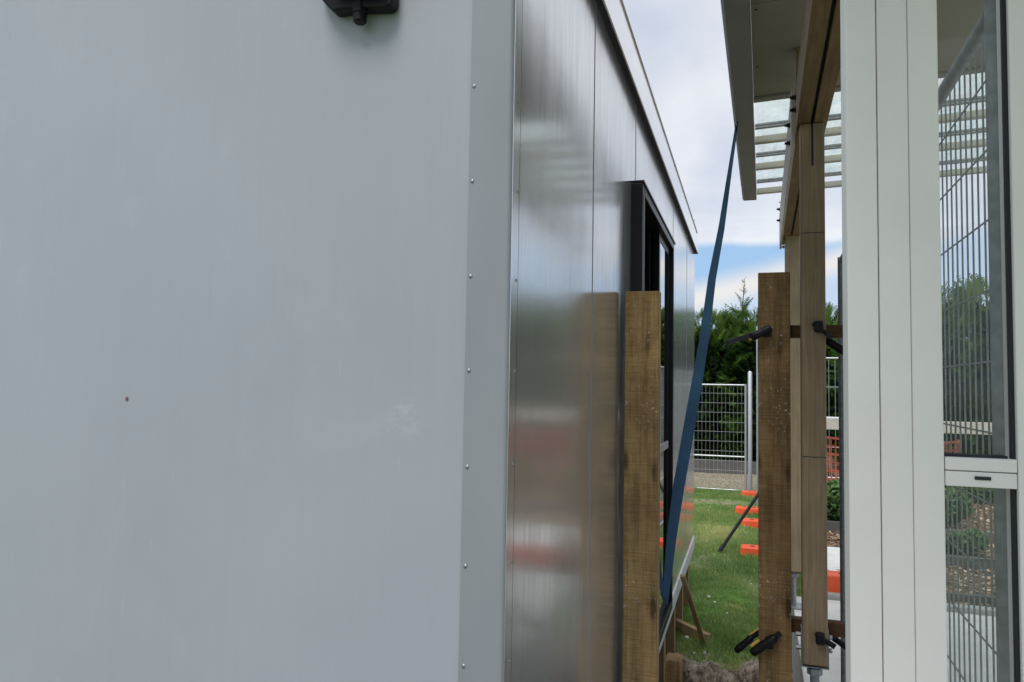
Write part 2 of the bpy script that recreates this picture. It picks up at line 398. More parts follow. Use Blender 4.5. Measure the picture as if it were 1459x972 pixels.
def tri_object(name, V, tone, mat, parent=None, off=(0, 0, 0)):
    """V: (n,3,3) loose triangles, tone: (n,) 0..1"""
    n = len(V); me = bpy.data.meshes.new(name)
    co = (V.reshape(-1, 3) - np.array(off)).astype(np.float32)
    me.vertices.add(3*n); me.vertices.foreach_set('co', co.ravel())
    me.loops.add(3*n); me.loops.foreach_set('vertex_index', np.arange(3*n, dtype=np.int32))
    me.polygons.add(n); me.polygons.foreach_set('loop_start', np.arange(0, 3*n, 3, dtype=np.int32))
    me.polygons.foreach_set('loop_total', np.full(n, 3, dtype=np.int32))
    me.update(calc_edges=True)
    a = me.attributes.new('tone', 'FLOAT', 'POINT'); a.data.foreach_set('value', np.repeat(np.clip(tone, 0, 1), 3).astype(np.float32))
    me.materials.append(mat)
    o = bpy.data.objects.new(name, me); C.objects.link(o)
    if parent is not None: o.parent = parent
    return o

# ================================================================== THE CABIN
WX = -.485; NY = 1.484; FY = 7.26; WB = EYE-1.49; WT = EYE+1.282; WALL_T = .07
cab = thing('portable_cabin', (WX, NY, 0), 'long grey site cabin with riveted corner flashing and black framed slider, left of the gap', 'cabin')
# front wall: one big sheet with the joint of the next one beyond
XL = -4.2
XJ = at(-30, 486, y=NY).x
mb = MB(); mb.box(XJ, WX-.004, NY, NY+WALL_T, WB, EYE+1.75); mb.build('front_panel', M['panel_front'], cab)
mb = MB(); mb.box(XL, XJ-.005, NY+.002, NY+WALL_T, WB, EYE+1.75); mb.build('front_panel', M['panel_front'], cab)
# corner flashing, folded round the corner with a soft nose
fl = at(664, 486, y=NY).x
t = .0045
def corner_poly(w1, w2, rr=.010, n=8):
    out = [(fl, NY-t), ]
    cxn, cyn = WX+t-rr, NY-t+rr
    for i in range(n+1):
        a = -pi/2 + (pi/2)*i/n; out.append((cxn+rr*cos(a), cyn+rr*sin(a)))
    out += [(WX+t, NY+w2), (WX, NY+w2), (WX, NY), (fl, NY)]
    return out
SW = .052
mb = MB(); mb.prism(corner_poly(0, SW), 'z', WB-.01, EYE+1.75); mb.build('corner_flashing', [M['flashing']], cab, smooth=True)
# side of the flashing is the same sheet but seen along the glossy side
mb = MB(); mb.box(WX+t, WX+t+.0012, NY+.004, NY+SW-.001, WB-.01, WT); mb.build('flashing_return', M['panel_side'], cab)
mb = MB(); mb.box(WX, WX+t+.0012, NY+SW, NY+SW+.0015, WB, WT); mb.build('flashing_hem', M['rubber'], cab, smooth=True)
# rivets
ry = [124, 259, 394, 528, 665, 806, 948]
rp = [at(676.5-(y-124)*15/824, y, y=NY) for y in ry]
base = None
def rivet(p, ax, r):
    global base
    m_ = MB(); m_.dome((0, 0, 0), r, ax, 10, .55); o = m_.build('rivet', M['rivet'], cab, smooth=True, off=(0, 0, 0))
    o.location = Vector(p) - Vector(cab['_o']); return o
for p in rp: rivet((p.x, NY-t, p.z), (0, -1, 0), .0048)
for z in (EYE+1.02, EYE+1.22): rivet((rp[0].x, NY-t, z), (0, -1, 0), .0048)
for y in (133, 265, 396, 528, 662, 802, 940):
    p = at(727, y, x=WX+t); rivet((WX+t+.001, NY+SW-.012, p.z), (1, 0, 0), .0042)
# side wall as separate sheets with fine joints, opening for the slider
def sy(px): return at(px, 500, x=WX).y
WY0, WY1 = sy(897.5), at(960, 500, x=WX+.05).y
WZ1 = EYE+.885; WZ0 = EYE-1.34
joints = [NY+.002, sy(843), 3.37, 4.75, 5.6, 6.45, FY]
g = .0015
def side_sheet(y0, y1, z0, z1): 
    b = MB(); b.box(WX-WALL_T, WX, y0+g, y1-g, z0, z1); return b.build('side_panel', M['panel_side'], cab)
side_sheet(joints[0], joints[1], WB, WT+.03)
side_sheet(joints[1], WY0+.01, WB, WT+.03)
b = MB(); b.box(WX-WALL_T, WX, WY0+.01+g, joints[2], WZ1-.01, WT+.03); b.build('side_panel', M['panel_side'], cab)
b = MB(); b.box(WX-WALL_T, WX, joints[2]+2*g, WY1-.01-g, WZ1-.01, WT+.03); b.build('side_panel', M['panel_side'], cab)
b = MB(); b.box(WX-WALL_T, WX, WY0+.01+g, WY1-.01-g, WB, WZ0+.01); b.build('side_panel', M['panel_side'], cab)
side_sheet(WY1-.01, joints[3]+.35, WB, WT+.03); side_sheet(joints[3]+.35, joints[5]-.15, WB, WT+.03); side_sheet(joints[5]-.15, FY, WB, WT+.03)
for (yj, za, zb_) in ((joints[1], WB+.09, WT), (joints[2]-.05, WZ1+.014, WT), (joints[3]+.35, WB+.09, WT), (joints[5]-.15, WB+.09, WT)):
    b = MB(); b.box(WX+.0002, WX+.0014, yj-.0013, yj+.0013, za, zb_); b.build('joint_strip', M['flashing'], cab)
# far end, back, floor, inner lining
b = MB(); b.box(XL, WX-.002, FY-WALL_T, FY-.001, WB, EYE+1.6); b.build('end_wall', M['panel_front'], cab)
b = MB(); b.box(XL, XL+WALL_T, NY+WALL_T+.002, FY-WALL_T-.002, WB, EYE+1.6); b.build('back_wall', M['panel_front'], cab)
b = MB()
b.box(XL+.08, WX-WALL_T-.004, NY+.08, FY-.08, WB+.05, WB+.10)
b.box(XL+.08, WX-WALL_T-.004, NY+.08, FY-.08, EYE+1.02, EYE+1.06)
b.box(XL+.08, WX-WALL_T-.004, 2.9, 2.94, WB+.101, EYE+1.019); b.box(XL+.08, WX-WALL_T-.004, 5.2, 5.24, WB+.101, EYE+1.019)
b.box(-2.6, -2.56, 2.941, 5.199, WB+.101, EYE+1.019)
b.build('inner_lining', M['interior'], cab)
# roof and eaves: black shadow gap, ribbed fascia
FX = WX+.030
b = MB(); b.prism([(XL-.04, EYE+1.66), (WX, EYE+1.50), (WX, EYE+1.525), (XL-.04, EYE+1.69)], 'y', NY-.03, FY+.05); b.build('roof', M['fascia'], cab)
b = MB(); b.box(WX-.005, FX-.002, NY-.03, FY+.03, WT, WT+.012); b.build('shadow_gap', M['rubber'], cab)
b = MB(); zz = WT-.004
b.prism([(FX-.004, zz), (FX+.002, zz), (FX+.002, zz+.082), (FX-.004, zz+.086), (FX-.004, zz+.150), (FX-.010, zz+.154), (FX-.010, zz+.205), (FX-.004, zz+.207), (FX-.004, zz+.214), (FX-.020, zz+.214), (FX-.020, zz+.006), (FX-.004, zz+.006)], 'y', NY-.035, FY+.035)
b.build('fascia', M['fascia_gloss'], cab)
b = MB(); b.box(WX-.004, FX-.021, NY-.03, FY+.03, WT+.013, WT+.2); b.build('fascia_backing', M['rubber'], cab)
# bottom flashing with a turned edge, steel skid under the floor
b = MB(); b.prism([(WX, WB-.012), (WX+.008, WB-.016), (WX+.008, WB+.085), (WX+.004, WB+.09), (WX, WB+.09)], 'y', NY+SW+.003, FY+.002); b.build('bottom_flashing', M['fascia'], cab)
b = MB(); b.box(WX-.12, WX-.06, NY+.05, FY-.05, WB-.14, WB-.002); b.box(-2.4, -2.34, NY+.05, FY-.05, WB-.14, WB-.002); b.box(-4.1, -4.04, NY+.05, FY-.05, WB-.14, WB-.002); b.build('floor_bearer', M['darksteel'], cab)

# slider (a part of the cabin) : frame, reveal, fixed sash with mid rail and glass
PX = WX+.05
b = MB()
b.box(WX-.075, PX, WY0, WY0+.045, WZ0, WZ1); b.box(WX-.075, PX, WY1-.045, WY1, WZ0, WZ1)
b.box(WX-.075, PX, WY0+.045, WY1-.045, WZ1-.04, WZ1); b.box(WX-.075, PX, WY0+.045, WY1-.045, WZ0, WZ0+.05)
fr = b.build('window_frame', M['blackframe'], cab, bevel=.003)
b = MB(); b.box(PX+.0005, PX+.0035, WY0+.040, WY0+.047, WZ0+.05, WZ1-.045); b.build('frame_edge', M['greytrim'], cab)
b = MB(); b.box(WX-.0, PX+.006, WY0+.001, WY1+.03, WZ1+.002, WZ1+.012); b.build('head_flashing', M['blackframe'], cab)
sx0 = WX-.008; sx1 = WX+.026; ys0 = WY0+.86; ys1 = WY1-.046
mz = at(950, 634, x=WX+.026).z
def sash(y0, y1, x0, x1):
    b = MB()
    b.box(x0, x1, y0, y0+.05, WZ0+.052, WZ1-.042); b.box(x0, x1, y1-.04, y1, WZ0+.052, WZ1-.042)
    b.box(x0, x1, y0+.05, y1-.04, WZ1-.085, WZ1-.042); b.box(x0, x1, y0+.05, y1-.04, WZ0+.052, WZ0+.11)
    s = b.build('sash', M['blackframe'], cab, bevel=.002)
    b = MB(); b.box(x1-.006, x1+.003, y0+.05, y1-.04, mz-.020, mz+.020); q = b.build('mid_rail', M['greytrim'], None, off=cab['_o']); q.parent = s
    b = MB(); b.box(x1-.007, x1-.003, y0+.05, y1-.04, WZ0+.11, WZ1-.085)
    q = b.build('glass', M['window_glass'], None, off=cab['_o']); q.parent = s
    return s
sash(ys0, ys1, sx0, sx1)
sash(ys0-.05, ys1-.06, sx0-.045, sx1-.045)
# piles under the cabin edge
for i, (y, h) in enumerate(((4.95, .1), (5.65, .1), (6.35, .1), (3.4, .1), (7.0, .1))):
    p = MB(); p.box(WX-.03-.1, WX-.03, y, y+.1, -.4 if y < 5 else -.12, WB-.018)
    single(p, 'timber_pile', M['peg'], ('nearer timber pile under the cabin edge, left of the lying board', 'timber pile under the cabin edge behind the diagonal brace', 'farther timber pile under the cabin edge, past the brace', 'timber pile under the cabin below its black framed slider', 'last timber pile under the far corner of the cabin')[i], 'pile', 'timber piles under the cabin edge', origin=(WX-.08, y+.05, -.12), bevel=.003)

# black electrical fitting on the cabin front
def P(px, py, y): 
    q = at(px, py, y=y); return (q.x, q.z)
jb = thing('electrical_inlet_box', (at(517, 10, y=NY).x, NY, EYE+.72), 'black weatherproof plastic inlet box with a round gland below, high on the grey cabin front', 'electrical box')
outline = [P(463, -6, NY), P(470, 10, NY), P(478, 20, NY), P(486, 27.5, NY), P(500, 25, NY), P(520, 23, NY), P(560, 22, NY), P(568, 18, NY), P(570, 8, NY), P(571, -120, NY), P(462, -120, NY)]
b = MB(); b.prism(outline, 'y', NY-.002, NY-.040); b.build('back_box', M['black'], jb, bevel=.006, seg=3)
b = MB(); b.prism([P(472, -12, NY), P(492, 8, NY), P(548, 8, NY), P(562, -2, NY), P(562, -112, NY), P(472, -112, NY)], 'y', NY-.041, NY-.085); b.build('hinged_cover', M['black'], jb, bevel=.01, seg=3)
gx, gz = P(513, 22, NY-.028)
b = MB(); b.tube([(gx, NY-.028, gz+.030), (gx, NY-.028, gz+.002)], .0195, 6); b.build('gland_nut', M['black'], jb, bevel=.002)
b = MB(); b.tube([(gx, NY-.028, gz+.003), (gx, NY-.028, gz-.015), (gx, NY-.028, gz-.019)], [.0155, .0155, .011], 16); b.build('gland_cap', M['black'], jb, smooth=True)

# ================================================================== RATCHET STRAP
path = [(1049.5, 180, 2.5, 4.15), (1040.5, 240, 4.5, 4.15), (1028, 325, 8, 4.15), (1014.5, 397, 10.5, 4.15), (1004, 480, 13, 4.17), (986.5, 583, 16, 4.2), (967.5, 691, 16.5, 4.26), (957, 765, 14, 4.32), (948.5, 852, 9, 4.45), (946, 897, 4, 4.62)]
def ctr(i):
    a = path[i]; return a
vs = []; fs = []
K = 6
dense = []
for i in range(len(path)-1):
    for k in range(K):
        t_ = k/K; a, c = path[i], path[i+1]; dense.append(tuple(a[j]*(1-t_)+c[j]*t_ for j in range(4)))
dense.append(path[-1])
Rv = Vector((cos(YAW), sin(YAW), 0))
for (px, py, w, y) in dense:
    c = at(px, py, y=y); W = .070; appw = w/FPX*(c.y*.95)
    s_ = min(1, appw/W); co_ = sqrt(1-s_*s_)
    e = Vector((cos(0.1)*s_, .0, 0)) + Vector((0.0, co_, 0))      # webbing turns edge-on towards its ends
    e = Vector((s_, co_*1.0, 0)) if True else e
    # component along the sight line does not widen it
    sight = Vector((c.x, c.y, 0)).normalized(); side = Vector((sight.y, -sight.x, 0))
    e = side*s_ + sight*co_
    for q in (-1, 1):
        for th in (-.0012, .0012): vs.append(c + e*q*W/2 + Vector((sight.x, sight.y, 0))*th*(1 if s_ > .5 else .6) + side*th*co_)
n = len(dense)
for i in range(n-1):
    a = 4*i; c = a+4
    fs += [(a, a+2, c+2, c), (a+1, c+1, c+3, a+3), (a, c, c+1, a+1), (a+2, a+3, c+3, c+2)]
fs += [(0, 1, 3, 2), (4*(n-1), 4*(n-1)+2, 4*(n-1)+3, 4*(n-1)+1)]
b = MB(); b.add(vs, fs)
st_ = thing('tie_down_strap', at(946, 897, y=4.62), 'blue webbing strap stretched from the veranda gutter down to the cabin bottom edge', 'strap')
b.build('webbing', M['strap'], st_, smooth=True)
e0 = at(1049.5, 180, y=4.15)
b = MB(); b.tube([e0+Vector((0, 0, -.03)), e0+Vector((.004, 0, .015)), e0+Vector((.02, 0, .035)), e0+Vector((.045, 0, .03))], .004, 8); b.build('hook', M['darksteel'], st_, smooth=True)

# ================================================================== VERANDA (house frame)
def hy(px, py, **k): return ath(px, py, **k)
SLAB = EYE-1.48
SXL = .19                                    # left edge of the slab
# gutter and barge
gz0 = EYE+1.45
gx0, gx1 = hy(1058, 285, y=5.95).x, hy(1078, 285, y=5.95).x
ver = thing('veranda_roof', (.6, 3.5, gz0), 'veranda roof with dull soffit, pale gutter and clear sheeted far end, right of the gap', 'roof', house=True)
YE = 5.95; YS = 3.98
b = MB(); b.prism([(gx0, gz0+.012), (gx0+.012, gz0), (gx1, gz0), (gx1, gz0+.10), (gx1-.01, gz0+.10), (gx0+.004, gz0+.13), (gx0-.012, gz0+.13), (gx0-.012, gz0+.118), (gx0, gz0+.11)], 'y', -1.2, YE); b.build('gutter', M['gutter'], ver, bevel=.002)
# soffit sheets, roof rises to the right a little
def rz(x): return gz0+.045+.035*(x-gx1)
def slab_sheet(x0, x1, y0, y1, dz0, dz1, mb=None):
    mb = mb or MB(); mb.prism([(x0, rz(x0)+dz0), (x1, rz(x1)+dz0), (x1, rz(x1)+dz1), (x0, rz(x0)+dz1)], 'y', y0, y1); return mb
for (y0, y1) in ((-1.2, .55), (.554, 1.9), (1.904, 2.95), (2.954, YS-.06)):
    for (x0, x1) in ((gx1+.002, 1.2), (1.204, 3.6)):
        slab_sheet(x0, x1, y0, y1, 0, .02).build('soffit_panel', M['soffit'], ver)
slab_sheet(gx1+.002, 3.6, -1.2, YS-.06, .10, .14).build('roof_sheet', M['gutter'], ver)
slab_sheet(gx1+.002, 3.6, YS-.058, YS-.002, -.012, .14).build('soffit_trim', M['gutter'], ver)
for y in (.9, 1.55, 2.3, 3.0, 3.55):      # screws along the gutter side of the soffit
    b = MB(); b.dome((gx1+.022, y, rz(gx1+.022)-.0005), .006, (0, 0, -1), 8, .4); b.build('screw', M['darksteel'], ver, smooth=True)
# purlins and clear sheets
for y in (hy(1105, 199, z=gz0+.05).y, hy(1105, 237, z=gz0+.05).y, YE-.045):
    slab_sheet(gx1+.002, 3.6, y, y+.045, -.004, .035).build('purlin', M['pale_trim'], ver)
    slab_sheet(gx1+.002, 3.6, y-.075, y-.045, .06, .07).build('flashing_strip', M['darkgalv'], ver); slab_sheet(gx1+.002, 3.6, y-.125, y-.105, .06, .07).build('flashing_strip', M['darkgalv'], ver)
# corrugated clear roofing
vs = []; fs = []; nx = 260; x0, x1 = gx1+.004, 3.6
for i in range(nx+1):
    x = x0+(x1-x0)*i/nx; z = rz(x)+.10+.004*sin(2*pi*x/.076)
    vs += [(x, YS, z), (x, YE, z)]
for i in range(nx): fs.append((2*i, 2*i+1, 2*i+3, 2*i+2))
b = MB(); b.add(vs, fs); b.build('clear_sheet', M['roof_glass'], ver, smooth=True)

# posts B and C with steel feet, and the double beam over them
def post(px0, px1, y, ztop, zbot, label, wood_m, gap=True):
    x0 = hy(px0, 500, y=y).x; x1 = hy(px1, 500, y=y).x; d = x1-x0
    p = thing('veranda_post', ((x0+x1)/2, y+d/2, SLAB), label, 'post', 'pale planed posts carrying the veranda beam', house=True)
    b = MB(); b.box(x0, x1, y, y+d, zbot, ztop); b.build('shaft', wood_m, p, bevel=.006)
    b = MB(); xc, yc = (x0+x1)/2, y+d/2
    b.box(x0-.004, x0-.0005, yc-.03, yc+.03, zbot-.008, zbot+.13); b.box(x1+.0005, x1+.004, yc-.03, yc+.03, zbot-.008, zbot+.13)
    b.box(x0-.004, x1+.004, yc-.03, yc+.03, zbot-.013, zbot-.0085)
    b.build('stirrup', M['steel'], p)
    b = MB(); b.tube([(xc, yc, SLAB+.008), (xc, yc, zbot-.012)], .017, 12); b.tube([(xc, yc, zbot-.045), (xc, yc, zbot-.02)], .028, 6); b.build('threaded_rod', M['steel'], p, smooth=True)
    b = MB(); b.box(xc-.07, xc+.07, yc-.07, yc+.07, SLAB+.001, SLAB+.009); b.build('base_plate', M['steel'], p)
    for zz_ in (.05, .10):
        b = MB(); b.tube([(x0-.022, yc, zbot+zz_), (x0-.0045, yc, zbot+zz_)], .009, 6); b.build('bolt', M['steel'], p); b = MB(); b.tube([(x1+.0045, yc, zbot+zz_), (x1+.018, yc, zbot+zz_)], .009, 6); b.build('bolt', M['steel'], p)
    return p, x0, x1, d
BY = 3.10; CYp = 5.43
zb_bot = hy(1158, 949, y=BY).z; zb_top = hy(1158, 175, y=BY).z
pB, bx0, bx1, bd = post(1141.5, 1177, BY, zb_top, zb_bot, 'nearer pale pine veranda post between the dark stake and the white frame', M['pine'])
b = MB(); b.box((bx0+bx1)/2-.004, (bx0+bx1)/2+.004, BY-.0015, BY+.002, hy(1158, 236, y=BY).z, zb_top-.002); b.build('slot', M['rubber'], pB)
for zz_ in (hy(1130, 333, y=BY).z, hy(1130, 650, y=BY).z):
    b = MB(); b.box(bx0+.002, bx1-.002, BY-.0012, BY+.001, zz_-.0012, zz_+.0012); b.build('saw_joint', M['rubber'], pB)
zc_bot = hy(1130, 815, y=CYp).z; zc_top = hy(1130, 315, y=CYp).z
pC, cx0, cx1, cd = post(1119, 1141, CYp, zc_top, zc_bot, 'farther pale veranda post just behind the dark stake, steel bolts on its left', M['pine_light'])
bm_ = thing('veranda_beam', ((bx0+bx1)/2, 3.4, zb_top), 'double timber beam running along the veranda over its pale posts', 'beam', house=True)
bh = .19; zt = zb_top
def beam(x0, x1, name, mat):
    b = MB()
    z_n = zb_top; 
    b.box(x0, x1, -.6, 5.75, z_n+.002, z_n+bh); return b.build(name, mat, bm_, bevel=.002)
beam(bx0-.012, (bx0+bx1)/2-.006, 'beam_ply', M['gold_y']); beam((bx0+bx1)/2+.006, bx1+.012, 'beam_ply', M['gold_y'])
b = MB(); b.box((bx0+bx1)/2-.0055, (bx0+bx1)/2+.0055, -.58, 5.73, zb_top+.02, zb_top+bh-.003); b.build('packer', M['rubber'], bm_)
b = MB(); b.box(bx0-.026, bx0-.0125, 3.28, 5.74, zb_top-.03, zb_top+bh+.03); b.build('side_plate', M['pale_trim'], bm_)
# packing between beam and roof
b = MB()
for y in (0.4, 1.4, 2.4, 3.4, 4.4, 5.4): b.box(bx0, bx1, y, y+.045, zb_top+bh+.001, rz(bx0)-.002)
b.build('packing_block', M['pine_y'], bm_)
# bolts through the beam at both posts
def bolt(x, y, z, L=.024):
    b = MB(); b.tube([(x-L, y, z), (x-.001, y, z)], .006, 8); b.tube([(x-.016, y, z), (x-.006, y, z)], .009, 6); b.tube([(x-.0055, y, z), (x-.0015, y, z)], .013, 12)
    return b.build('bolt', M['darksteel'], bm_)
for py in (132, 150): bolt(bx0-.012, BY+.05, hy(1138, py, y=BY).z)
for y, py in ((BY+.3, 212), (BY+.3, 230)): 
    bolt(bx0-.026, y, hy(1135, py, y=y).z-.05 if False else zb_top+.02+.08*(py == 212))
for z in (zc_top+.06, zc_top-.02): 
    o = bolt(cx0-.001 if False else bx0-.026, CYp+.05, z+.04)
for py in (340, 352): 
    z = hy(1116, py, y=CYp+.05).z
    b = MB(); b.tube([(cx0-.030, CYp+.05, z), (cx0-.001, CYp+.05, z)], .006, 8); b.tube([(cx0-.014, CYp+.05, z), (cx0-.004, CYp+.05, z)], .012, 6); b.build('bolt', M['steel'], pC)
for py in (288, 299):
    z = hy(1116, py, y=CYp+.05).z
    b = MB(); b.tube([(cx0-.036, CYp+.05, z), (cx0-.001, CYp+.05, z)], .006, 8); b.tube([(cx0-.014, CYp+.05, z), (cx0-.004, CYp+.05, z)], .012, 6); b.build('bolt', M['steel'], pC)

# slab and kerb
SY1 = hy(1160, 852, z=SLAB).y
b = MB(); b.box(SXL, 6.0, -1.0, SY1, -.12, SLAB); struct(b, 'concrete_slab', M['concrete'], house=True, bevel=.008)
b = MB(); b.box(.40, 6.0, SY1+.004, SY1+.10, -.1, SLAB+.035); struct(b, 'kerb', M['concrete_kerb'], house=True, bevel=.008)

# ---- dark upright stakes with paint spatter, and the battens clamped to them
AY = 3.15
ax0, ax1 = at(1080.5, 600, y=AY).x, at(1126.5, 600, y=AY).x; az1 = at(1103, 388, y=AY).z
A = MB(); A.box(ax0, ax1, AY, AY+.045, -.55, az1)
single(A, 'timber_stake', M['rough_timber'], 'dark brown paint spattered stake clamped beside the pale veranda post', 'stake', 'rough upright stakes in the gap', origin=((ax0+ax1)/2, AY, -.5), bevel=.003)
A2 = 2.95
qx0, qx1 = at(889.5, 600, y=A2).x, at(939, 600, y=A2).x; qz1 = at(915, 415, y=A2).z
q = MB(); q.box(qx0, qx1-.004, A2, A2+.05, -.55, qz1, 0); q.box(qx1-.0038, qx1, A2+.001, A2+.05, -.55, qz1-.001, 1)  # right face in paler timber, painting in the light on that side
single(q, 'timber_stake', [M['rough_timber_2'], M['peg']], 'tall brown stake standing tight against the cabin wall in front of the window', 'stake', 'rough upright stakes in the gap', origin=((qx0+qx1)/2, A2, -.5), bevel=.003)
# short stump end
s0 = at(948, 940, y=4.15); s1 = at(970, 940, y=4.15)
q = MB(); q.box(s0.x, s1.x, 4.15, 4.27, -.5, s0.z)
single(q, 'timber_stump', M['rough_timber_2'], 'short sawn timber stump in the trench beside the cabin', 'stump', origin=((s0.x+s1.x)/2, 4.2, -.4), bevel=.004)
b0 = max(BY+bd+.003, AY+.047)
b0 = BY+bd+.006
for py0, py1, lb in ((463, 481, 'dark batten clamped across the posts at eye height'), (888, 908, 'dark batten clamped across the posts near their feet')):
    z1, z0 = at(1190, py0, y=b0).z, at(1190, py1, y=b0).z
    q = MB(); q.box(ax0+.02, .44, b0, b0+.045, z0, z1)
    single(q, 'batten', M['rough_timber_x'], lb, 'batten', 'battens clamped across the posts', origin=(ax0+.5, b0, z0), bevel=.002)

# ---- bar clamps
def clamp(p_tip, p_end, label, gripw=.030, yellow=False, depth=.10, extra=None):
    """grip from p_tip to p_end in front of the timber, slim bar reaching back past the batten"""
    p0, p1 = Vector(p_tip), Vector(p_end); d = (p1-p0).normalized()
    c = thing('bar_clamp', tuple((p0+p1)/2), label, 'clamp', 'black bar clamps holding the battens')
    b = MB(); L = (p1-p0).length
    pts = [p0, p0+d*L*.10, p0+d*L*.3, p0+d*L*.75, p0+d*L*.95, p1]
    b.tube(pts, [gripw*.38, gripw*.5, gripw*.46, gripw*.5, gripw*.44, gripw*.3], 12); b.build('handle', M['black'], c, smooth=True)
    return c, d
def clamp_full(hpts, bar_pts, jaw_c, label, gw=.028, yel=None, jaw_d=(0, 1, 0)):
    c, d = clamp(hpts[0], hpts[1], label, gw)
    b = MB(); b.bar(bar_pts[0], bar_pts[1], .007, .020, (0, 0, 1)); b.build('bar', M['darksteel'], c, bevel=.001)
    j = Vector(jaw_c)
    b = MB(); b.box(j.x-.016, j.x+.016, j.y-.03, j.y-.004, j.z-.022, j.z+.022); b.build('jaw', M['black'], c, bevel=.006)
    b = MB(); b.box(j.x-.014, j.x+.014, j.y-.0035, j.y+.0005, j.z-.018, j.z+.018); b.build('pad', M['rubber'] if not yel else M['yellow'], c, bevel=.001)
    if yel:
        b = MB(); b.bar(yel[0], yel[1], .012, .010); b.build('trigger', M['yellow'], c, bevel=.003)
    return c
f1 = AY-.03
clamp_full((at(1070, 481, y=f1), at(1099, 467, y=f1)), (at(1036, 488, y=f1+.01), at(1078, 475, y=f1+.01)), at(1093, 473, y=AY-.002), 'black bar clamp on the dark stake, bar pointing left over the hedge', .034,
           (at(1067, 484, y=f1+.02), at(1079, 482, y=f1+.02)))
clamp_full((at(1105, 908, y=f1), at(1071, 931, y=f1)), (at(1092, 918, y=f1+.012), at(1112, 902, y=f1+.012)), at(1096, 914, y=AY-.002), 'nearer of two black clamp grips low on the dark stake', .036,
           (at(1070, 921, y=f1+.01), at(1082, 912, y=f1+.01)))
clamp_full((at(1072, 908, y=AY+.13), at(1048, 928, y=AY+.13)), (at(1062, 914, y=AY+.13), at(1096, 892, y=AY+.13)), at(1092, 896, y=AY+.13), 'black clamp with yellow trigger sticking out left behind the dark stake, low down', .030,
           (at(1068, 906, y=AY+.14), at(1082, 896, y=AY+.14)))
fb = BY-.02
clamp_full((at(1158, 461, y=fb), at(1179, 476, y=fb)), (at(1176, 474, y=fb), at(1186, 482, y=fb)), at(1166, 466, y=BY-.002), 'slim grey clamp bar across the pale post at eye height', .016)
clamp_full((at(1177, 484, y=b0+.08), at(1206, 503, y=b0+.08)), (at(1174, 478, y=b0+.08), at(1190, 492, y=b0+.08)), at(1180, 474, y=b0+.075), 'black clamp handle under the eye height batten beside the white frame', .036)
clamp_full((at(1162, 903, y=fb), at(1188, 921, y=fb)), (at(1178, 914, y=fb), at(1190, 922, y=fb)), at(1168, 908, y=BY-.002), 'slim dark clamp bar across the foot of the pale post', .018)
clamp_full((at(1186, 908, y=b0+.07), at(1214, 928, y=b0+.07)), (at(1180, 904, y=b0+.07), at(1200, 918, y=b0+.07)), at(1184, 900, y=b0+.065), 'black clamp handle below the foot batten beside the white frame', .026)

# ================================================================== WHITE WINDOW WALL (house frame)
GY = 1.15
jx = [hy(px, 600, y=GY).x for px in (1209, 1254.5, 1300.5, 1345.5)]
ww = thing('glazed_door', (.5, GY, SLAB), 'white aluminium glazed door and frame filling the right of the view', 'door', house=True)
top = rz(.3)-.002; bot = SLAB+.002
for i in range(3):
    b = MB(); b.box(jx[i]+((0, .0006, .0003)[i]), jx[i+1]-(.0006, .0003, 0)[i], GY+(0, .0015, .003)[i], GY+(.07, .07, .07)[i], bot, top)
    b.build('jamb', M['white_alu'], ww, bevel=.0022, seg=3)
b = MB(); b.box(jx[0]+.01, jx[3]-.01, GY+.012, GY+.06, bot+.002, top-.002); b.build('jamb_core', M['fascia'], ww)
gx_r = hy(1451, 650, y=GY).x
z_r1, z_rm, z_r0 = hy(1400, 653.5, y=GY).z, hy(1400, 673, y=GY).z, hy(1400, 695.5, y=GY).z
pitch_ = gx_r-jx[3]
def bay(xa, xb):
    s = None
    b = MB(); b.box(xa+.001, xb, GY+.004, GY+.05, z_rm+.0006, z_r1); b.build('mid_rail', M['white_alu'], ww, bevel=.0016)
    b = MB(); b.box(xa+.001, xb, GY+.005, GY+.05, z_r0, z_rm-.0006); r = b.build('mid_rail', M['white_alu'], ww, bevel=.0016)
    cx_ = xa+(xb-xa)*.53
    b = MB(); b.box(cx_-.0095, cx_+.0095, GY+.0035, GY+.008, (z_r0+z_rm)/2-.0005, (z_r0+z_rm)/2+.0042); q = b.build('drain_slot', M['rubber'], None, off=ww['_o']); q.parent = r
    b = MB(); b.box(xa+.001, xb, GY+.004, GY+.05, bot, bot+.12); b.build('bottom_rail', M['white_alu'], ww, bevel=.002)
    b = MB(); b.box(xa+.001, xb, GY+.004, GY+.05, top-.16, top); b.build('top_rail', M['white_alu'], ww, bevel=.002)
    for z0, z1 in ((bot+.12, z_r0), (z_r1, top-.16)):
        b = MB(); b.box(xa+.002, xb-.001, GY+.024, GY+.028, z0, z1); b.build('glass', M['glass'], ww)
        b = MB(); b.box(xb-.0045, xb, GY+.012, GY+.022, z0, z1); b.box(xa+.001, xb-.009, GY+.012, GY+.036, z0, z0+.0035); b.build('gasket', M['rubber'], ww)
    b = MB(); b.box(xb+.0005, xb+.055, GY+.002, GY+.06, bot, top); b.build('stile', M['white_alu'], ww, bevel=.002)
bay(jx[3], gx_r); bay(gx_r+.0555, gx_r+.0555+.62); bay(gx_r+.731, gx_r+.731+.62)

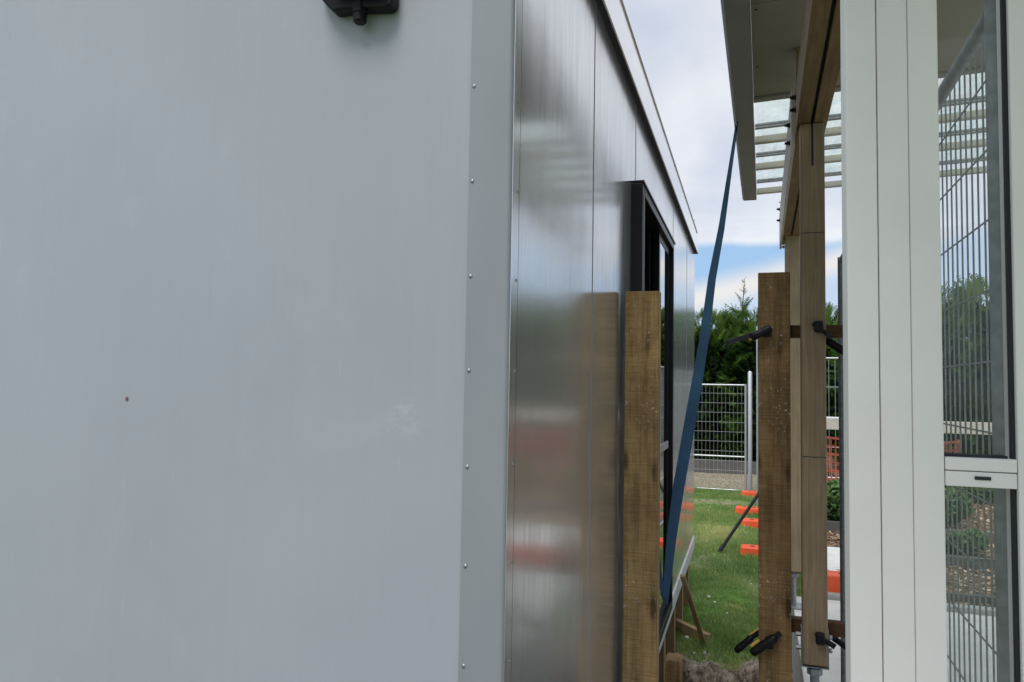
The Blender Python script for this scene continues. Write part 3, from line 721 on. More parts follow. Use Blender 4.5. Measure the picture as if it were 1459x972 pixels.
# ================================================================== TEMPORARY FENCING
def fence_panel(p0, p1, z0, h, label, group, house=False, vs_=.09, hs_=.185, mats=None, ft=.017, wr=.0022, feet=.14, mids=(), wb=0, wt=0, top_ext=.0, cat='fence panel'):
    p0 = Vector((*p0, 0)); p1 = Vector((*p1, 0)); L = (p1-p0).length; d = (p1-p0)/L
    o = thing('mesh_fence', ((p0.x+p1.x)/2, (p0.y+p1.y)/2, z0), label, cat, group, house)
    mf, mw = mats or (M['galv'], M['wire'])
    def pt(s, z): return p0 + d*s + Vector((0, 0, z0+z))
    b = MB(); b.tube([pt(0, 0), pt(0, h+top_ext)], ft, 10); b.tube([pt(L, 0), pt(L, h+top_ext)], ft, 10)
    b.tube([pt(ft, h-ft), pt(L-ft, h-ft)], ft*.85, 10); b.tube([pt(ft, feet), pt(L-ft, feet)], ft*.85, 10)
    for m_ in mids: b.tube([pt(ft, m_), pt(L-ft, m_)], ft*.8, 8)
    b.build('frame', mf, o, smooth=True)
    b = MB(); n_ = max(2, int(round(L/vs_)))
    for i in range(1, n_): 
        s = L*i/n_; b.tube([pt(s, feet), pt(s, h-ft*2)], wr, 5, cap=False)
    nh = max(2, int(round((h-feet)/hs_)))
    nrm = Vector((-d.y, d.x, 0))*wr*1.6
    for i in range(1, nh):
        z = feet+(h-feet)*i/nh; b.tube([pt(0, z)+nrm, pt(L, z)+nrm], wr, 5, cap=False)
    b.build('wire_mesh', mw, o, smooth=True)
    return o
def block(cx_, cy_, z0, lx, ly, label, group, house=False, hgt=.15):
    o = thing('ballast_block', (cx_, cy_, z0), label, 'fence foot', group, house)
    b = MB(); hx, hy_ = lx/2, ly/2; t_ = .03
    b.add([(cx_-hx, cy_-hy_, z0), (cx_+hx, cy_-hy_, z0), (cx_+hx, cy_+hy_, z0), (cx_-hx, cy_+hy_, z0),
           (cx_-hx+t_*.4, cy_-hy_+t_*.5, z0+hgt), (cx_+hx-t_*.4, cy_-hy_+t_*.5, z0+hgt), (cx_+hx-t_*.4, cy_+hy_-t_*.5, z0+hgt), (cx_-hx+t_*.4, cy_+hy_-t_*.5, z0+hgt)],
          [(0, 3, 2, 1), (4, 5, 6, 7), (0, 1, 5, 4), (1, 2, 6, 5), (2, 3, 7, 6), (3, 0, 4, 7)])
    b.build('block', M['orange'], o, bevel=.014, seg=3)
    long_x = lx > ly
    for k in (-.3, -.1, .1, .3):
        b = MB()
        if long_x: b.tube([(cx_+k*lx, cy_, z0+hgt-.001), (cx_+k*lx, cy_, z0+hgt+.002)], .028, 12)
        else: b.tube([(cx_, cy_+k*ly, z0+hgt-.001), (cx_, cy_+k*ly, z0+hgt+.002)], .028, 12)
        b.build('socket', M['darksteel'], o)
    b = MB()
    if long_x: b.box(cx_-.22*lx, cx_+.22*lx, cy_-hy_+.002, cy_-hy_+.008, z0+hgt*.30, z0+hgt*.42)
    else: b.box(cx_-hx+.002, cx_-hx+.008, cy_-.22*ly, cy_+.22*ly, z0+hgt*.30, z0+hgt*.42)
    b.build('grip_slot', M['orange'], o)
    return o
# back run across the lawn
YB = 15.0
zt_ = at(1030, 547, y=YB).z
cxp = at(1067, 600, y=YB).x
gb = 'galvanised fence panels at the back of the lawn'
lab = ['wire fence panel across the back of the lawn, directly before the hedge in the gap', 'second wire fence panel left along the back of the lawn, behind the cabin', 'third wire fence panel left along the back of the lawn, behind the cabin']
mid_z = at(1030, 650, y=YB).z
for i in range(3):
    fence_panel((cxp-.03-2.4*(i+1), YB), (cxp-.06-2.4*i, YB), .0, zt_, lab[i], gb, mids=(mid_z,), wr=.0024, vs_=.075, feet=.03, ft=.020)
# posts at the corner reach above the rail
# side run towards the viewer along the right of the lawn
SX = at(1078, 560, y=14).x+.03
sy_ = [14.9, 12.5, 10.1, 9.0]
sl = ['wire fence panel on the right of the lawn, farthest of the side run', 'wire fence panel on the right of the lawn, middle of the side run', 'short wire fence panel on the right of the lawn, nearest of the side run']
zt2 = at(1074, 531, y=14.9).z
for i in range(3):
    fence_panel((SX+.02, sy_[i]-.04), (SX+.03*i+.06, sy_[i+1]+.02), .0, zt2, sl[i], 'galvanised fence panels beside the lawn', wr=.003, mids=(mid_z,), feet=.05, ft=.019)
# corner post standing a bit taller
q = MB(); q.tube([(cxp+.02, YB-.06, 0), (cxp+.02, YB-.06, at(1070, 531, y=YB).z), (cxp+.02, YB-.06, at(1070, 529, y=YB).z)], [.04, .04, .02], 12)
single(q, 'fence_post', M['galv'], 'round pale steel corner post where the lawn fences meet', 'post', origin=(cxp+.02, YB-.06, 0), smooth=True)
q = MB(); tp = at(1078.5, 465, y=13.2); q.tube([(tp.x, 13.2, 0), (tp.x, 13.2, tp.z)], .012, 8)
single(q, 'marker_rod', M['galv'], 'thin pale rod rising above the fence just left of the dark stake', 'rod', origin=(tp.x, 13.2, 0), smooth=True)
# orange feet on the lawn
for (pl, pt_, pb, lb) in ((1054, 781, 793, 'orange block foot on the lawn, nearest beside the dark stake'), (1056, 742, 752, 'orange block foot on the lawn, second from the nearest'),
                     (1047, 720, 733, 'longest orange block foot crossed by the black prop'), (1056, 697, 709, 'orange block foot at the far fence corner')):
    g_ = at(pl, pb, z=0.0)
    yy = g_.y
    hh = (pb-pt_)*yy/FPX*.62
    block(g_.x+.36, yy+.11, 0, .72, .24, lb, 'orange fence feet on the lawn', hgt=max(.11, hh))
# left one seen past the window, far behind
# black prop leaning on side fence
g0 = at(1025, 786, z=0.02); g1 = at(1082, 702, y=g0.y+.35)
dd = g1-g0
q = thing('fence_stay', tuple(g0), 'black steel prop leaning from the lawn up to the side fence', 'prop')
b = MB(); b.tube([g0, g0+dd*1.35], .020, 8); b.build('strut', M['darksteel'], q, smooth=True)
b = MB(); b.bar(g0-dd.normalized()*.03, g0+dd.normalized()*.10, .07, .012); b.build('foot_plate', M['darksteel'], q)

# near panel on the slab, standing along the veranda, seen through the glass
nx_ = .343
ny0 = nx_/tan(radians(14.75)); ny1 = ny0+2.42
ph = ath(1375, 69, x=nx_).z - SLAB
fence_panel((nx_, ny0), (nx_, ny1), SLAB, ph, 'dark weathered mesh fence panel just behind the glass, running away from the viewer', 'mesh panels on the right', house=True,
            vs_=.0365, hs_=.116, mats=(M['darkgalv'], M['darkgalv']), ft=.0145, wr=.00165, feet=.06)
bb = ath(1178, 850, z=SLAB+.002)
block(bb.x+.30, bb.y+.10, SLAB, .62, .20, 'bright orange block foot on the concrete, right of the pale post', 'orange fence feet on the concrete', house=True, hgt=.15)
# far right fences
for i, (px, lb) in enumerate(((1172, 'distant fence panel seen between the pale post and the white frame'),)):
    x0_ = ath(1172, 560, y=13.2).x + 2.45*i
    fence_panel((x0_, 13.2), (x0_+1.25, 13.2), SLAB-.06, ath(1190, 509, y=13.2).z-SLAB+.06, lb, 'mesh panels on the right', house=True, wr=.004, vs_=.10, hs_=.5, feet=.1, mids=(ath(1190, 590, y=13.2).z-SLAB,), mats=(M['galv'], M['wire']))

# ================================================================== GARDEN BEHIND THE VERANDA (house frame)
BED = SLAB-.03
b = MB(); b.box(.42, 16, SY1+.104, 13.9, -.1, BED)
bed = struct(b, 'garden_soil', M['dirt'], house=True)
b = MB(); b.box(.45, 1.15, 6.75, 7.75, BED+.004, BED+.012); struct(b, 'path', M['concrete'], house=True)
def hz(px, py, y): return ath(px, py, y=y).z
# timber edging boards and pale rail
z1, z0 = hz(1190, 596, 11.2), hz(1190, 612.5, 11.2)
q = thing('rail_fence', (5, 11.2, BED), 'pale horizontal board rail behind the garden bed', 'fence', house=True)
b = MB(); b.box(.5, 9.0, 11.2, 11.25, z0, z1); b.build('rail', M['board'], q, bevel=.006)
for x in (.6, 3.6, 6.0, 8.2):
    b = MB(); b.box(x, x+.1, 11.252, 11.35, BED, z1-.03); b.build('post', M['board'], q, bevel=.004)
# orange safety netting
z1, z0 = hz(1190, 626, 10.6), BED+.02
q = thing('safety_netting', (1.9, 10.6, BED), 'orange plastic safety netting hung low across the garden', 'netting', house=True)
b = MB(); x0n, x1n = .46, 2.32
nx = 34; nz = 8
def npt(i, j):
    x = x0n+(x1n-x0n)*i/nx; z = z0+(z1-z0)*j/nz
    return Vector((x, 10.6+.05*sin(x*5+j*.6), z+.03*sin(x*3.1)*(j/nz)))
for i in range(nx+1):
    for j in range(nz): b.bar(npt(i, j), npt(i, j+1), .018, .004, (0, 1, 0))
for j in range(nz+1):
    for i in range(nx): b.bar(npt(i, j), npt(i+1, j), .004, .030 if j % 2 == 0 else .016)
b.build('net', M['netting'], q)
for x in (x0n, 1.55, x1n):
    b = MB(); b.tube([(x, 10.63, BED), (x, 10.63, z1+.05)], .03, 6); b.build('stake', M['netting'], q)
b = MB(); b.box(.5, 9, 8.6, 8.66, BED, BED+.11); single(b, 'garden_edging', M['greyboard'], 'low grey edging board in the bark garden, farther one', 'edging', 'garden edging boards', house=True)
b = MB(); b.box(1.2, 9, 7.30, 7.36, BED, BED+.10); single(b, 'garden_edging', M['greyboard'], 'low grey edging board in the bark garden, middle one', 'edging', 'garden edging boards', house=True)
b = MB(); b.box(.5, 9, 6.10, 6.15, BED, BED+.07); single(b, 'garden_edging', M['greyboard'], 'low grey edging board in the bark garden, next to the slab', 'edging', 'garden edging boards', house=True)
def chips(name, n, xr, yr, z, size, tone=(0, 1), kindl=None):
    x = np.random.uniform(*xr, n); y = np.random.uniform(*yr, n)
    c = np.stack([x, y, np.full(n, z)+np.random.uniform(0, .02, n)], 1)
    c = c[(c[:, 1] < 6.74) | (c[:, 1] > 7.76) | (c[:, 0] > 1.15)]; n = len(c)
    V = np.random.normal(0, 1, (n, 3, 3))*np.array([1, 1, .35])*np.array(size)
    V += c[:, None, :]; V[:, :, 2] = np.maximum(V[:, :, 2], z+.003)
    o = tri_object(name, V, np.random.uniform(*tone, n)**.7, M['chips'])
    o.rotation_euler = (0, 0, HROT); o['kind'] = 'stuff'; return o
o = chips('bark_mulch', 34000, (.45, 7.5), (SY1+.15, 13.5), BED, .025); tag(o, 'brown and tan bark mulch with dry leaves covering the garden', 'mulch')

def shrub(c, r, h, n, label, leaf=.05, mat='shrub', house=True, name='shrub'):
    c = Vector(c); q = thing(name, tuple(c), label, 'shrub', 'leafy shrubs in the garden', house)
    b = MB(); tips = []
    for k in range(9):
        a = 2*pi*k/9+random.uniform(-.3, .3); rr = r*random.uniform(.5, 1)
        e = c+Vector((cos(a)*rr, sin(a)*rr, h*random.uniform(.5, 1))); tips.append(e)
        b.tube([c, c+(e-c)*.5+Vector((0, 0, h*.12)), e], [.012, .008, .004], 5)
    b.build('stem', M['bark'], q, smooth=True)
    u = np.random.normal(0, 1, (n, 3)); u /= np.linalg.norm(u, axis=1)[:, None]; rad = np.random.uniform(.35, 1, n)**.6
    cen = np.stack([u[:, 0]*rad*r, u[:, 1]*rad*r, h*.55+u[:, 2]*rad*h*.5], 1)
    cen += .12*r*np.sin(cen[:, [1, 2, 0]]*17)
    a = np.random.normal(0, 1, (n, 3)); a[:, 2] *= .5; a /= np.linalg.norm(a, axis=1)[:, None]
    bb_ = np.cross(a, np.random.normal(0, 1, (n, 3))); bb_ /= np.linalg.norm(bb_, axis=1)[:, None]
    L = leaf*np.random.uniform(.7, 1.4, n)[:, None]
    p0 = cen-a*L*.5; p1 = cen+bb_*L*.28; p2 = cen-bb_*L*.28; p3 = cen+a*L*.6
    V = np.concatenate([np.stack([p0, p1, p2], 1), np.stack([p3, p2, p1], 1)]); V[:, :, 2] = np.maximum(V[:, :, 2], .01)
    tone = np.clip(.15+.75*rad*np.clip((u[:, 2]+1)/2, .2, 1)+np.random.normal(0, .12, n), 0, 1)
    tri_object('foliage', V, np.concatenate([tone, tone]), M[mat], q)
    return q
for (px, py, r, h, nn, lf, lb) in ((1193, 752, .26, .50, 1400, .07, 'broad leaved green shrub seen just right of the pale post'),
                            (1352, 752, .24, .42, 1300, .06, 'bushy green shrub behind the lower glass, at its left'),
                            (1392, 716, .34, .30, 1500, .06, 'low green shrub behind the lower glass, under the rail'),
                            (1375, 792, .20, .22, 700, .07, 'small shrub with drooping leaves low behind the lower glass'),
                            (1330, 735, .30, .55, 1400, .07, 'green shrub behind the middle of the white frame')):
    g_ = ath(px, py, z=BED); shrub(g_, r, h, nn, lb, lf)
def twiggy(c, h, label):
    c = Vector(c); q = thing('bare_shrub', tuple(c), label, 'shrub', None, True); b = MB()
    for k in range(46):
        a = random.uniform(0, 2*pi); r_ = h*random.uniform(.15, .5)
        m_ = c+Vector((cos(a)*r_*.4, sin(a)*r_*.4, h*random.uniform(.3, .5))); e = c+Vector((cos(a)*r_, sin(a)*r_, h*random.uniform(.6, 1.05)))
        b.tube([c, m_, e], [.014, .009, .003], 4)
        for s in range(3):
            w = m_+(e-m_)*random.random(); b.tube([w, w+Vector((random.uniform(-.2, .2), random.uniform(-.2, .2), random.uniform(.05, .3)))*h*.6], [.005, .002], 4)
    b.build('twigs', M['twig'], q); n = 260
    cen = np.random.normal(0, 1, (n, 3))*np.array([.28, .28, .28])*h+np.array([0, 0, h*.65])
    V = cen[:, None, :]+np.random.normal(0, 1, (n, 3, 3))*.03
    tri_object('dry_leaves', V, np.random.uniform(.4, 1, n), M['chips'], q)
twiggy(ath(1425, 668, z=BED), 1.15, 'bare twiggy shrub with dry leaves behind the upper glass, at its right')

# ================================================================== GROUND
def hnoise(x, y):
    return (np.sin(x*7.1+y*3.3)+np.sin(x*13.7-y*9.1+1.3)*.6+np.sin(x*29+y*23)*.35+np.sin(x*51-y*37+2)*.2)/2.1
xs = np.unique(np.concatenate([np.linspace(-300, -12, 12), np.linspace(-12, -1.2, 28), np.arange(-1.2, 1.2, .03), np.linspace(1.2, 12, 28), np.linspace(12, 300, 12)]))
ys = np.unique(np.concatenate([np.linspace(-60, 0, 10), np.arange(0, 6.6, .03), np.linspace(6.6, 20, 70), np.linspace(20, 400, 14)]))
X, Y = np.meshgrid(xs, ys)
edge = 5.40+.10*np.sin(X*9)+.07*np.sin(X*23+1)
sm = 1/(1+np.exp((Y-edge)/.035))
inx = 1/(1+np.exp((X-.60)/.03))/(1+np.exp((-2.0-X)/.05))
tr = sm*inx*(Y > -2)
H_ = .025*hnoise(X*.35, Y*.35)*(Y > 5.6) - .42*tr + tr*.06*hnoise(X*1.3, Y*1.3) + np.where((Y < 6)&(abs(X) < 1.3), np.random.normal(0, .011, X.shape)*inx*(Y < edge+.35), 0) + .045*np.exp(-((Y-edge-.12)/.13)**2)*inx*(1+hnoise(X*2, Y*2))
soil = np.clip(1/(1+np.exp((Y-edge-.28-.10*hnoise(X*1.7, Y*1.7))/.035))*inx, 0, 1)
Yd = Y-13.45; patch = np.exp(-(Yd/.45)**2)*np.clip(.6+.6*hnoise(X*.8, Y*.8), 0, 1)
soil = np.maximum(soil, patch*.9)
wear_ = np.clip(np.sin(X*3.1+2.0+np.sin(Y*2.3))*np.sin(Y*1.7+np.sin(X*4.1)*1.5), 0, 1)*(Y > 5.5)*(Y < 15)*(abs(X) < 8)
soil = np.maximum(soil, wear_*.55)
back = 1/(1+np.exp(-(Y-15.12)/.05))*(Y < 60)
soil = np.maximum(soil, back*.85)
ny_, nx2 = X.shape
V = np.stack([X.ravel(), Y.ravel(), H_.ravel()], 1)
idx = np.arange(ny_*nx2).reshape(ny_, nx2)
Fc = np.stack([idx[:-1, :-1], idx[:-1, 1:], idx[1:, 1:], idx[1:, :-1]], -1).reshape(-1, 4)
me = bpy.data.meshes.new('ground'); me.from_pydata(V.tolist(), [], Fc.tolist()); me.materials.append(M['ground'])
a = me.attributes.new('soil', 'FLOAT', 'POINT'); a.data.foreach_set('value', soil.ravel().astype(np.float32))
for p in me.polygons: p.use_smooth = True
gr = bpy.data.objects.new('ground', me); C.objects.link(gr); gr['kind'] = 'structure'

# grass blades
def blades(n, xr, yr, h):
    x = np.random.uniform(*xr, n); y = np.random.uniform(*yr, n)
    e = 5.40+.10*np.sin(x*9)+.07*np.sin(x*23+1)
    keep = (y > e+.22+np.random.exponential(.10, n)) & ~((abs(y-13.45+.12*np.sin(x*5)) < .38) & (np.random.rand(n) < .9)) & ~((x < WX-.1) & (x > -4.1) & (y < FY-.1))
    wear = np.clip(np.sin(x*3.1+2.0+np.sin(y*2.3))*np.sin(y*1.7+np.sin(x*4.1)*1.5), 0, 1)
    keep &= np.random.rand(n) > .75*wear
    x, y = x[keep], y[keep]; n = len(x)
    a = np.random.uniform(0, 2*pi, n); w = np.random.uniform(.0025, .005, n)*(1+(y-5)*.06); cl_ = .5+.5*np.sin(x*9+np.sin(y*7)*2)*np.sin(y*11+np.sin(x*6)*2); hh = h*np.random.uniform(.4, 1.25, n)*(.55+1.1*cl_)
    ln = np.random.normal(0, .5, (n, 2))*hh[:, None]
    z = np.zeros(n)-.005
    p0 = np.stack([x-np.cos(a)*w, y-np.sin(a)*w, z], 1); p1 = np.stack([x+np.cos(a)*w, y+np.sin(a)*w, z], 1)
    p2 = np.stack([x+ln[:, 0], y+ln[:, 1], hh], 1)
    big = np.sin(x*2.3+1)*np.sin(y*1.9)+.5*np.sin(x*6+y*5)
    yel = np.exp(-(((x+.45)/.35)**2+((y-10.6)/.9)**2))*.55
    tone = np.clip(.25+.13*big+.30*cl_+np.random.normal(0, .18, n)+yel, 0, 1)
    return np.stack([p0, p1, p2], 1), tone
V1, t1 = blades(150000, (-1.1, .7), (5.2, 15.1), .045)
V2, t2 = blades(70000, (-6.5, .7), (5.2, 15.1), .05)
o = tri_object('grass', np.concatenate([V1, V2]), np.concatenate([t1, t2]), M['grassblade']); o['kind'] = 'stuff'
tag(o, 'short green lawn grass growing between the cabin and the fences', 'grass')
n = 900
x = np.random.uniform(-1.0, .6, n); y = np.random.uniform(3.0, 5.55, n); 
e = 5.40+.10*np.sin(x*9)+.07*np.sin(x*23+1); z = np.where(y > e, .03, -.40)
b = MB()
for i in range(1500):
    yy = random.uniform(4.2, 5.6); xx = random.uniform(-.46, .55); ee = 5.40+.10*sin(xx*9)+.07*sin(xx*23+1)
    tt = 1/(1+exp((yy-ee)/.035)); zz_ = -.42*tt+.03*exp(-((yy-ee-.12)/.13)**2); r_ = random.uniform(.003, .012)*random.choice((1, 1, 1, 1.8))
    ax = Vector((random.gauss(0, .3), random.gauss(0, .3), 1)); b.dome((xx, yy, zz_), r_, ax, 6, random.uniform(.5, 1))
clods = b.build('soil_clods', M['soil'], None); clods['kind'] = 'stuff'
tag(clods, 'loose soil clods and small stones on the trench edge', 'soil')
# white scraps on the lawn
for i, (px, py) in enumerate(((1004, 930), (989, 930), (1036, 874), (1018, 858), (1010, 850), (1070, 832), (979, 908))):
    g_ = at(px, py, z=.04); b = MB(); r_ = random.uniform(.010, .020)
    b.prism([(g_.x+r_*cos(a)*random.uniform(.6, 1.2), g_.y+r_*1.4*sin(a)*random.uniform(.6, 1.2)) for a in np.linspace(0, 2*pi, 7)[:-1]], 'z', g_.z-.008, g_.z+.004)
    single(b, 'paper_scrap', M['board'], 'tiny pale scrap lying in the lawn grass near the trench', 'scrap', 'pale scraps in the grass', origin=tuple(g_))

# pegs and brace by the cabin: lying board, diagonal brace, small uprights
p0 = at(962, 888, z=.06); p1 = at(1010, 911, z=.035)
b = MB(); b.bar(p0, p1, .05, .075)
single(b, 'peg_board', M['peg'], 'sawn board lying on the grass at the foot of the diagonal brace', 'board', origin=tuple(p1), bevel=.002)
q0 = at(972, 820, x=WX+.035); q1 = at(1004, 908, y=p1.y-.05)
b = MB(); b.bar(q0, Vector((q1.x, q1.y, .0)), .034, .022, (0, 1, 0))
single(b, 'diagonal_brace', M['peg'], 'thin sawn brace leaning from the cabin bottom edge to the lawn', 'brace', origin=(q1.x, q1.y, 0), bevel=.002)
for (pa, pb_, pt_, pbm, lb) in ((966, 973, 824, 862, 'short upright peg behind the diagonal brace, beside the cabin'),):
    g_ = at(pa, pbm, z=0); g2 = at(pb_, pbm, z=0); zt3 = at(pa, pt_, y=g_.y).z
    b = MB(); b.box(g_.x, g2.x, g_.y, g_.y+.03, -.1, zt3)
    single(b, 'upright_peg', M['peg'], lb, 'peg', origin=(g_.x, g_.y, 0), bevel=.002)

# low dark pipe/board in the strip behind the fence
b = MB(); b.box(-7, 1.2, 18.0, 18.06, -.1, at(1030, 656, y=18).z)
single(b, 'retaining_board', M['greyboard'], 'low dark board edging the strip under the hedge', 'edging', origin=(-3, 18, 0))

# ================================================================== HEDGE OF CONIFERS
def spray(n_pairs, L):
    """flat fan branchlet in local xy, pointing +x: list of triangles"""
    tr = []
    for i in range(n_pairs):
        t_ = (i+.5)/n_pairs; x = L*t_*.85; l = L*.42*(1-t_*.75)
        for s in (-1, 1):
            tr.append([(x, 0, 0), (x+L*.05, 0, 0), (x+l*.75, s*l*.7, -.03*L)])
    tr.append([(0, -.006, 0), (0, .006, 0), (L, 0, 0)])
    return np.array(tr)
SP = spray(7, 1.0); SP[:, :, 1] += 0
def widen(T, k):
    T = T.copy(); T[:, 1, 0] += k; return T
SP = widen(SP, .045)
def place(dirs, pos, scale, rollr=.9):
    n = len(pos); a = dirs/np.linalg.norm(dirs, axis=1)[:, None]
    up = np.tile(np.array([[0, 0, 1.]]), (n, 1))+np.random.normal(0, rollr, (n, 3))
    b = np.cross(up, a); b /= np.linalg.norm(b, axis=1)[:, None]; c = np.cross(a, b)
    R = np.stack([a, b, c], 1)                                # rows
    T = SP[None]*scale[:, None, None, None]
    V = np.einsum('nijk,nkl->nijl', T, R)+pos[:, None, None, :]
    return V.reshape(-1, 3, 3)
def conifer(x, y, r, h, z0, label, n=900, leaders=5, seed=0, house=False):
    np.random.seed(seed); random.seed(seed)
    q = thing('conifer', (x, y, z0), label, 'tree', 'conifers forming the hedge', house)
    b = MB(); b.tube([(x, y, z0), (x, y, z0+h*.5), (x+.05, y, z0+h*.85)], [.12, .09, .03], 8); b.build('trunk', M['bark'], q, smooth=True)
    # surface sprays
    th = np.random.uniform(0, 2*pi, n); zz = np.random.uniform(0.02, 1, n)
    prof = np.where(zz < .75, 1.0, np.sqrt(np.clip(1-((zz-.75)/.27)**2, 0, 1)))
    lump = 1+.16*np.sin(th*3+zz*9+seed)+.12*np.sin(th*7-zz*15)
    rr = r*prof*lump*np.random.uniform(.72, 1.0, n)
    pos = np.stack([np.cos(th)*rr, np.sin(th)*rr*.8, zz*h*.97], 1)
    out = np.stack([np.cos(th), np.sin(th), .35+.9*(zz > .8)+np.random.normal(0, .35, n)], 1)+np.random.normal(0, .25, (n, 3))
    sc = np.random.uniform(.22, .42, n)
    V = place(out, pos, sc)
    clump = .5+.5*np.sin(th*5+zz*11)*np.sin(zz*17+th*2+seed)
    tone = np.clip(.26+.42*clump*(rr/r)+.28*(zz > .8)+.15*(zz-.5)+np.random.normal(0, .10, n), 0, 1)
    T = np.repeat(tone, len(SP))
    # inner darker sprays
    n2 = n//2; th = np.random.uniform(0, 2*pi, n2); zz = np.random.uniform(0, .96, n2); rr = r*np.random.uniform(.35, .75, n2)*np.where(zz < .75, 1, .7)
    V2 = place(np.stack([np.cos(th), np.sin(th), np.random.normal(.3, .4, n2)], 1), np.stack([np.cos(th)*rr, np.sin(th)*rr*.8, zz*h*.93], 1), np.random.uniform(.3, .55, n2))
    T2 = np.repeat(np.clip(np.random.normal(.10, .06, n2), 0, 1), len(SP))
    # dark core
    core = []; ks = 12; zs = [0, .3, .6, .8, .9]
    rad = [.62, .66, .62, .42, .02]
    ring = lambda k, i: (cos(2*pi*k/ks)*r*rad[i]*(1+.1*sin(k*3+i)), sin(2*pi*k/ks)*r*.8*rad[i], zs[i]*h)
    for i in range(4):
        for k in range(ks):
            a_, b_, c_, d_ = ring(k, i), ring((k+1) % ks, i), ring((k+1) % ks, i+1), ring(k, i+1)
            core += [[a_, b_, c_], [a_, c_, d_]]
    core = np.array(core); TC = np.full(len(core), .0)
    # feathery leaders above the trimmed top
    LV = []; LT = []
    for k in range(leaders):
        lx, ly = random.uniform(-.8, .8)*r, random.uniform(-.5, .5)*r; lh = random.uniform(.25, .62); z_b = h*.90
        m_ = 26; zz = np.linspace(0, lh, m_); an = np.random.uniform(0, 2*pi, m_)
        pos = np.stack([lx+.02*zz, np.full(m_, ly), z_b+zz], 1)
        V3 = place(np.stack([np.cos(an), np.sin(an), np.full(m_, .75)], 1), pos, (lh*1.05-zz)*.42+.05)
        LV.append(V3); LT.append(np.full(len(V3), .55)+np.random.normal(0, .1, len(V3)))
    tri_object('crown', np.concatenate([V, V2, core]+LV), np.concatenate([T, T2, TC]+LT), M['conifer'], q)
    return q
HY = 19.6
hz_ = at(1030, 443, y=HY).z
k = 0
names = ['in the gap behind the lawn fence', 'right behind the dark stake', 'hidden mostly by the pale posts', 'seen between the pale post and white frame', 'behind the white frame', 'left edge of the glass', 'middle of the glass', 'right edge of the glass', 'far right beyond the glass']
for i, x in enumerate((-8.6, -6.9, -5.2, -3.6, -2.3, -1.05, .25, 1.6)):
    lbs = ['hedge conifer farthest left behind the cabin', 'second hedge conifer behind the cabin from the left', 'third hedge conifer behind the cabin from the left', 'fourth hedge conifer behind the cabin from the left',
           'hedge conifer just hidden by the far cabin corner', 'hedge conifer filling the gap left of the blue strap', 'hedge conifer in the gap directly above the wire fence', 'hedge conifer behind the dark stake']
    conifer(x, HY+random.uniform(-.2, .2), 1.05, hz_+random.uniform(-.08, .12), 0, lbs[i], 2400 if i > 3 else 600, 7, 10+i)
for i, (x, dh) in enumerate(((2.9, -.15), (4.5, .1), (6.2, .3), (7.9, .45), (9.6, .35), (11.4, .4))):
    lbs = ['hedge conifer between the pale post and the white frame', 'hedge conifer behind the white frame', 'tall conifer at the left of the upper glass', 'tall conifer in the middle of the upper glass', 'tall conifer at the right of the upper glass', 'tall conifer beyond the right edge of the glass']
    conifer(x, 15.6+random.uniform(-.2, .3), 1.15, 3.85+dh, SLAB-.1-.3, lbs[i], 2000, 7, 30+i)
# ground under those trees
b = MB(); b.box(1.2, 20, 13.9, 19, -.1, BED-.02); struct(b, 'back_bank', M['dirt'], house=True)
# a single taller feathery leader standing clear of the hedge top
lp = at(1055, 452, y=19.2); tipz = at(1060, 392, y=19.2).z
np.random.seed(5)
q = thing('conifer_sapling', (lp.x, 19.75, 0), 'feathery pointed conifer tip rising clear of the hedge in the gap', 'tree')
b = MB(); b.tube([(lp.x, 19.75, 0), (lp.x, 19.75, lp.z-.3), (lp.x+.10, 19.75, tipz)], [.05, .022, .005], 6); b.build('trunk', M['bark'], q, smooth=True)
H0 = tipz-(lp.z-.6); LVs = []
for st_z, st_x, hh_ in ((0, 0, H0), (-.1, -.42, H0*.5), (-.15, .45, H0*.55), (-.1, -.8, H0*.42)):
    m_ = int(34*hh_/H0); zz = np.linspace(0, hh_, m_)+np.random.normal(0, .02, m_); an = np.random.uniform(0, 2*pi, m_)
    pos = np.stack([st_x+.10*(zz/hh_)**1.5*np.ones(m_), np.zeros(m_), lp.z-.6+st_z+zz], 1)
    dr = np.stack([np.cos(an), np.sin(an), np.random.normal(.85, .25, m_)], 1)
    LVs.append(place(dr, pos, np.clip((hh_*1.02-zz), 0, 9)*.42*np.random.uniform(.6, 1.25, m_)+.07, .5))
tv = np.concatenate(LVs)
tri_object('crown', tv, np.clip(np.random.normal(.55, .12, len(tv)), 0, 1), M['conifer'], q)

# things behind the viewer that the shiny wall and window see
# (none needed: sky and slab)

# ================================================================== SKY AND LIGHT
w = bpy.data.worlds.new('World'); S.world = w; w.use_nodes = True
nt = w.node_tree; bg = nt.nodes['Background']
sky = N(nt, 'ShaderNodeTexSky', sky_type='NISHITA'); sky.sun_disc = False
SE, SA = radians(56), radians(187)       # sun elevation; azimuth clockwise from +Y
sky.sun_elevation = SE; sky.sun_rotation = SA; sky.air_density = 1.0; sky.dust_density = .6
tc = N(nt, 'ShaderNodeTexCoord'); sep = N(nt, 'ShaderNodeSeparateXYZ'); nt.links.new(tc.outputs['Generated'], sep.inputs[0])
def math(op, a, b=None, clamp=False):
    m_ = N(nt, 'ShaderNodeMath', operation=op); m_.use_clamp = clamp
    for s, v in ((0, a), (1, b)):
        if v is None: continue
        if isinstance(v, (int, float)): m_.inputs[s].default_value = v
        else: nt.links.new(v, m_.inputs[s])
    return m_.outputs[0]
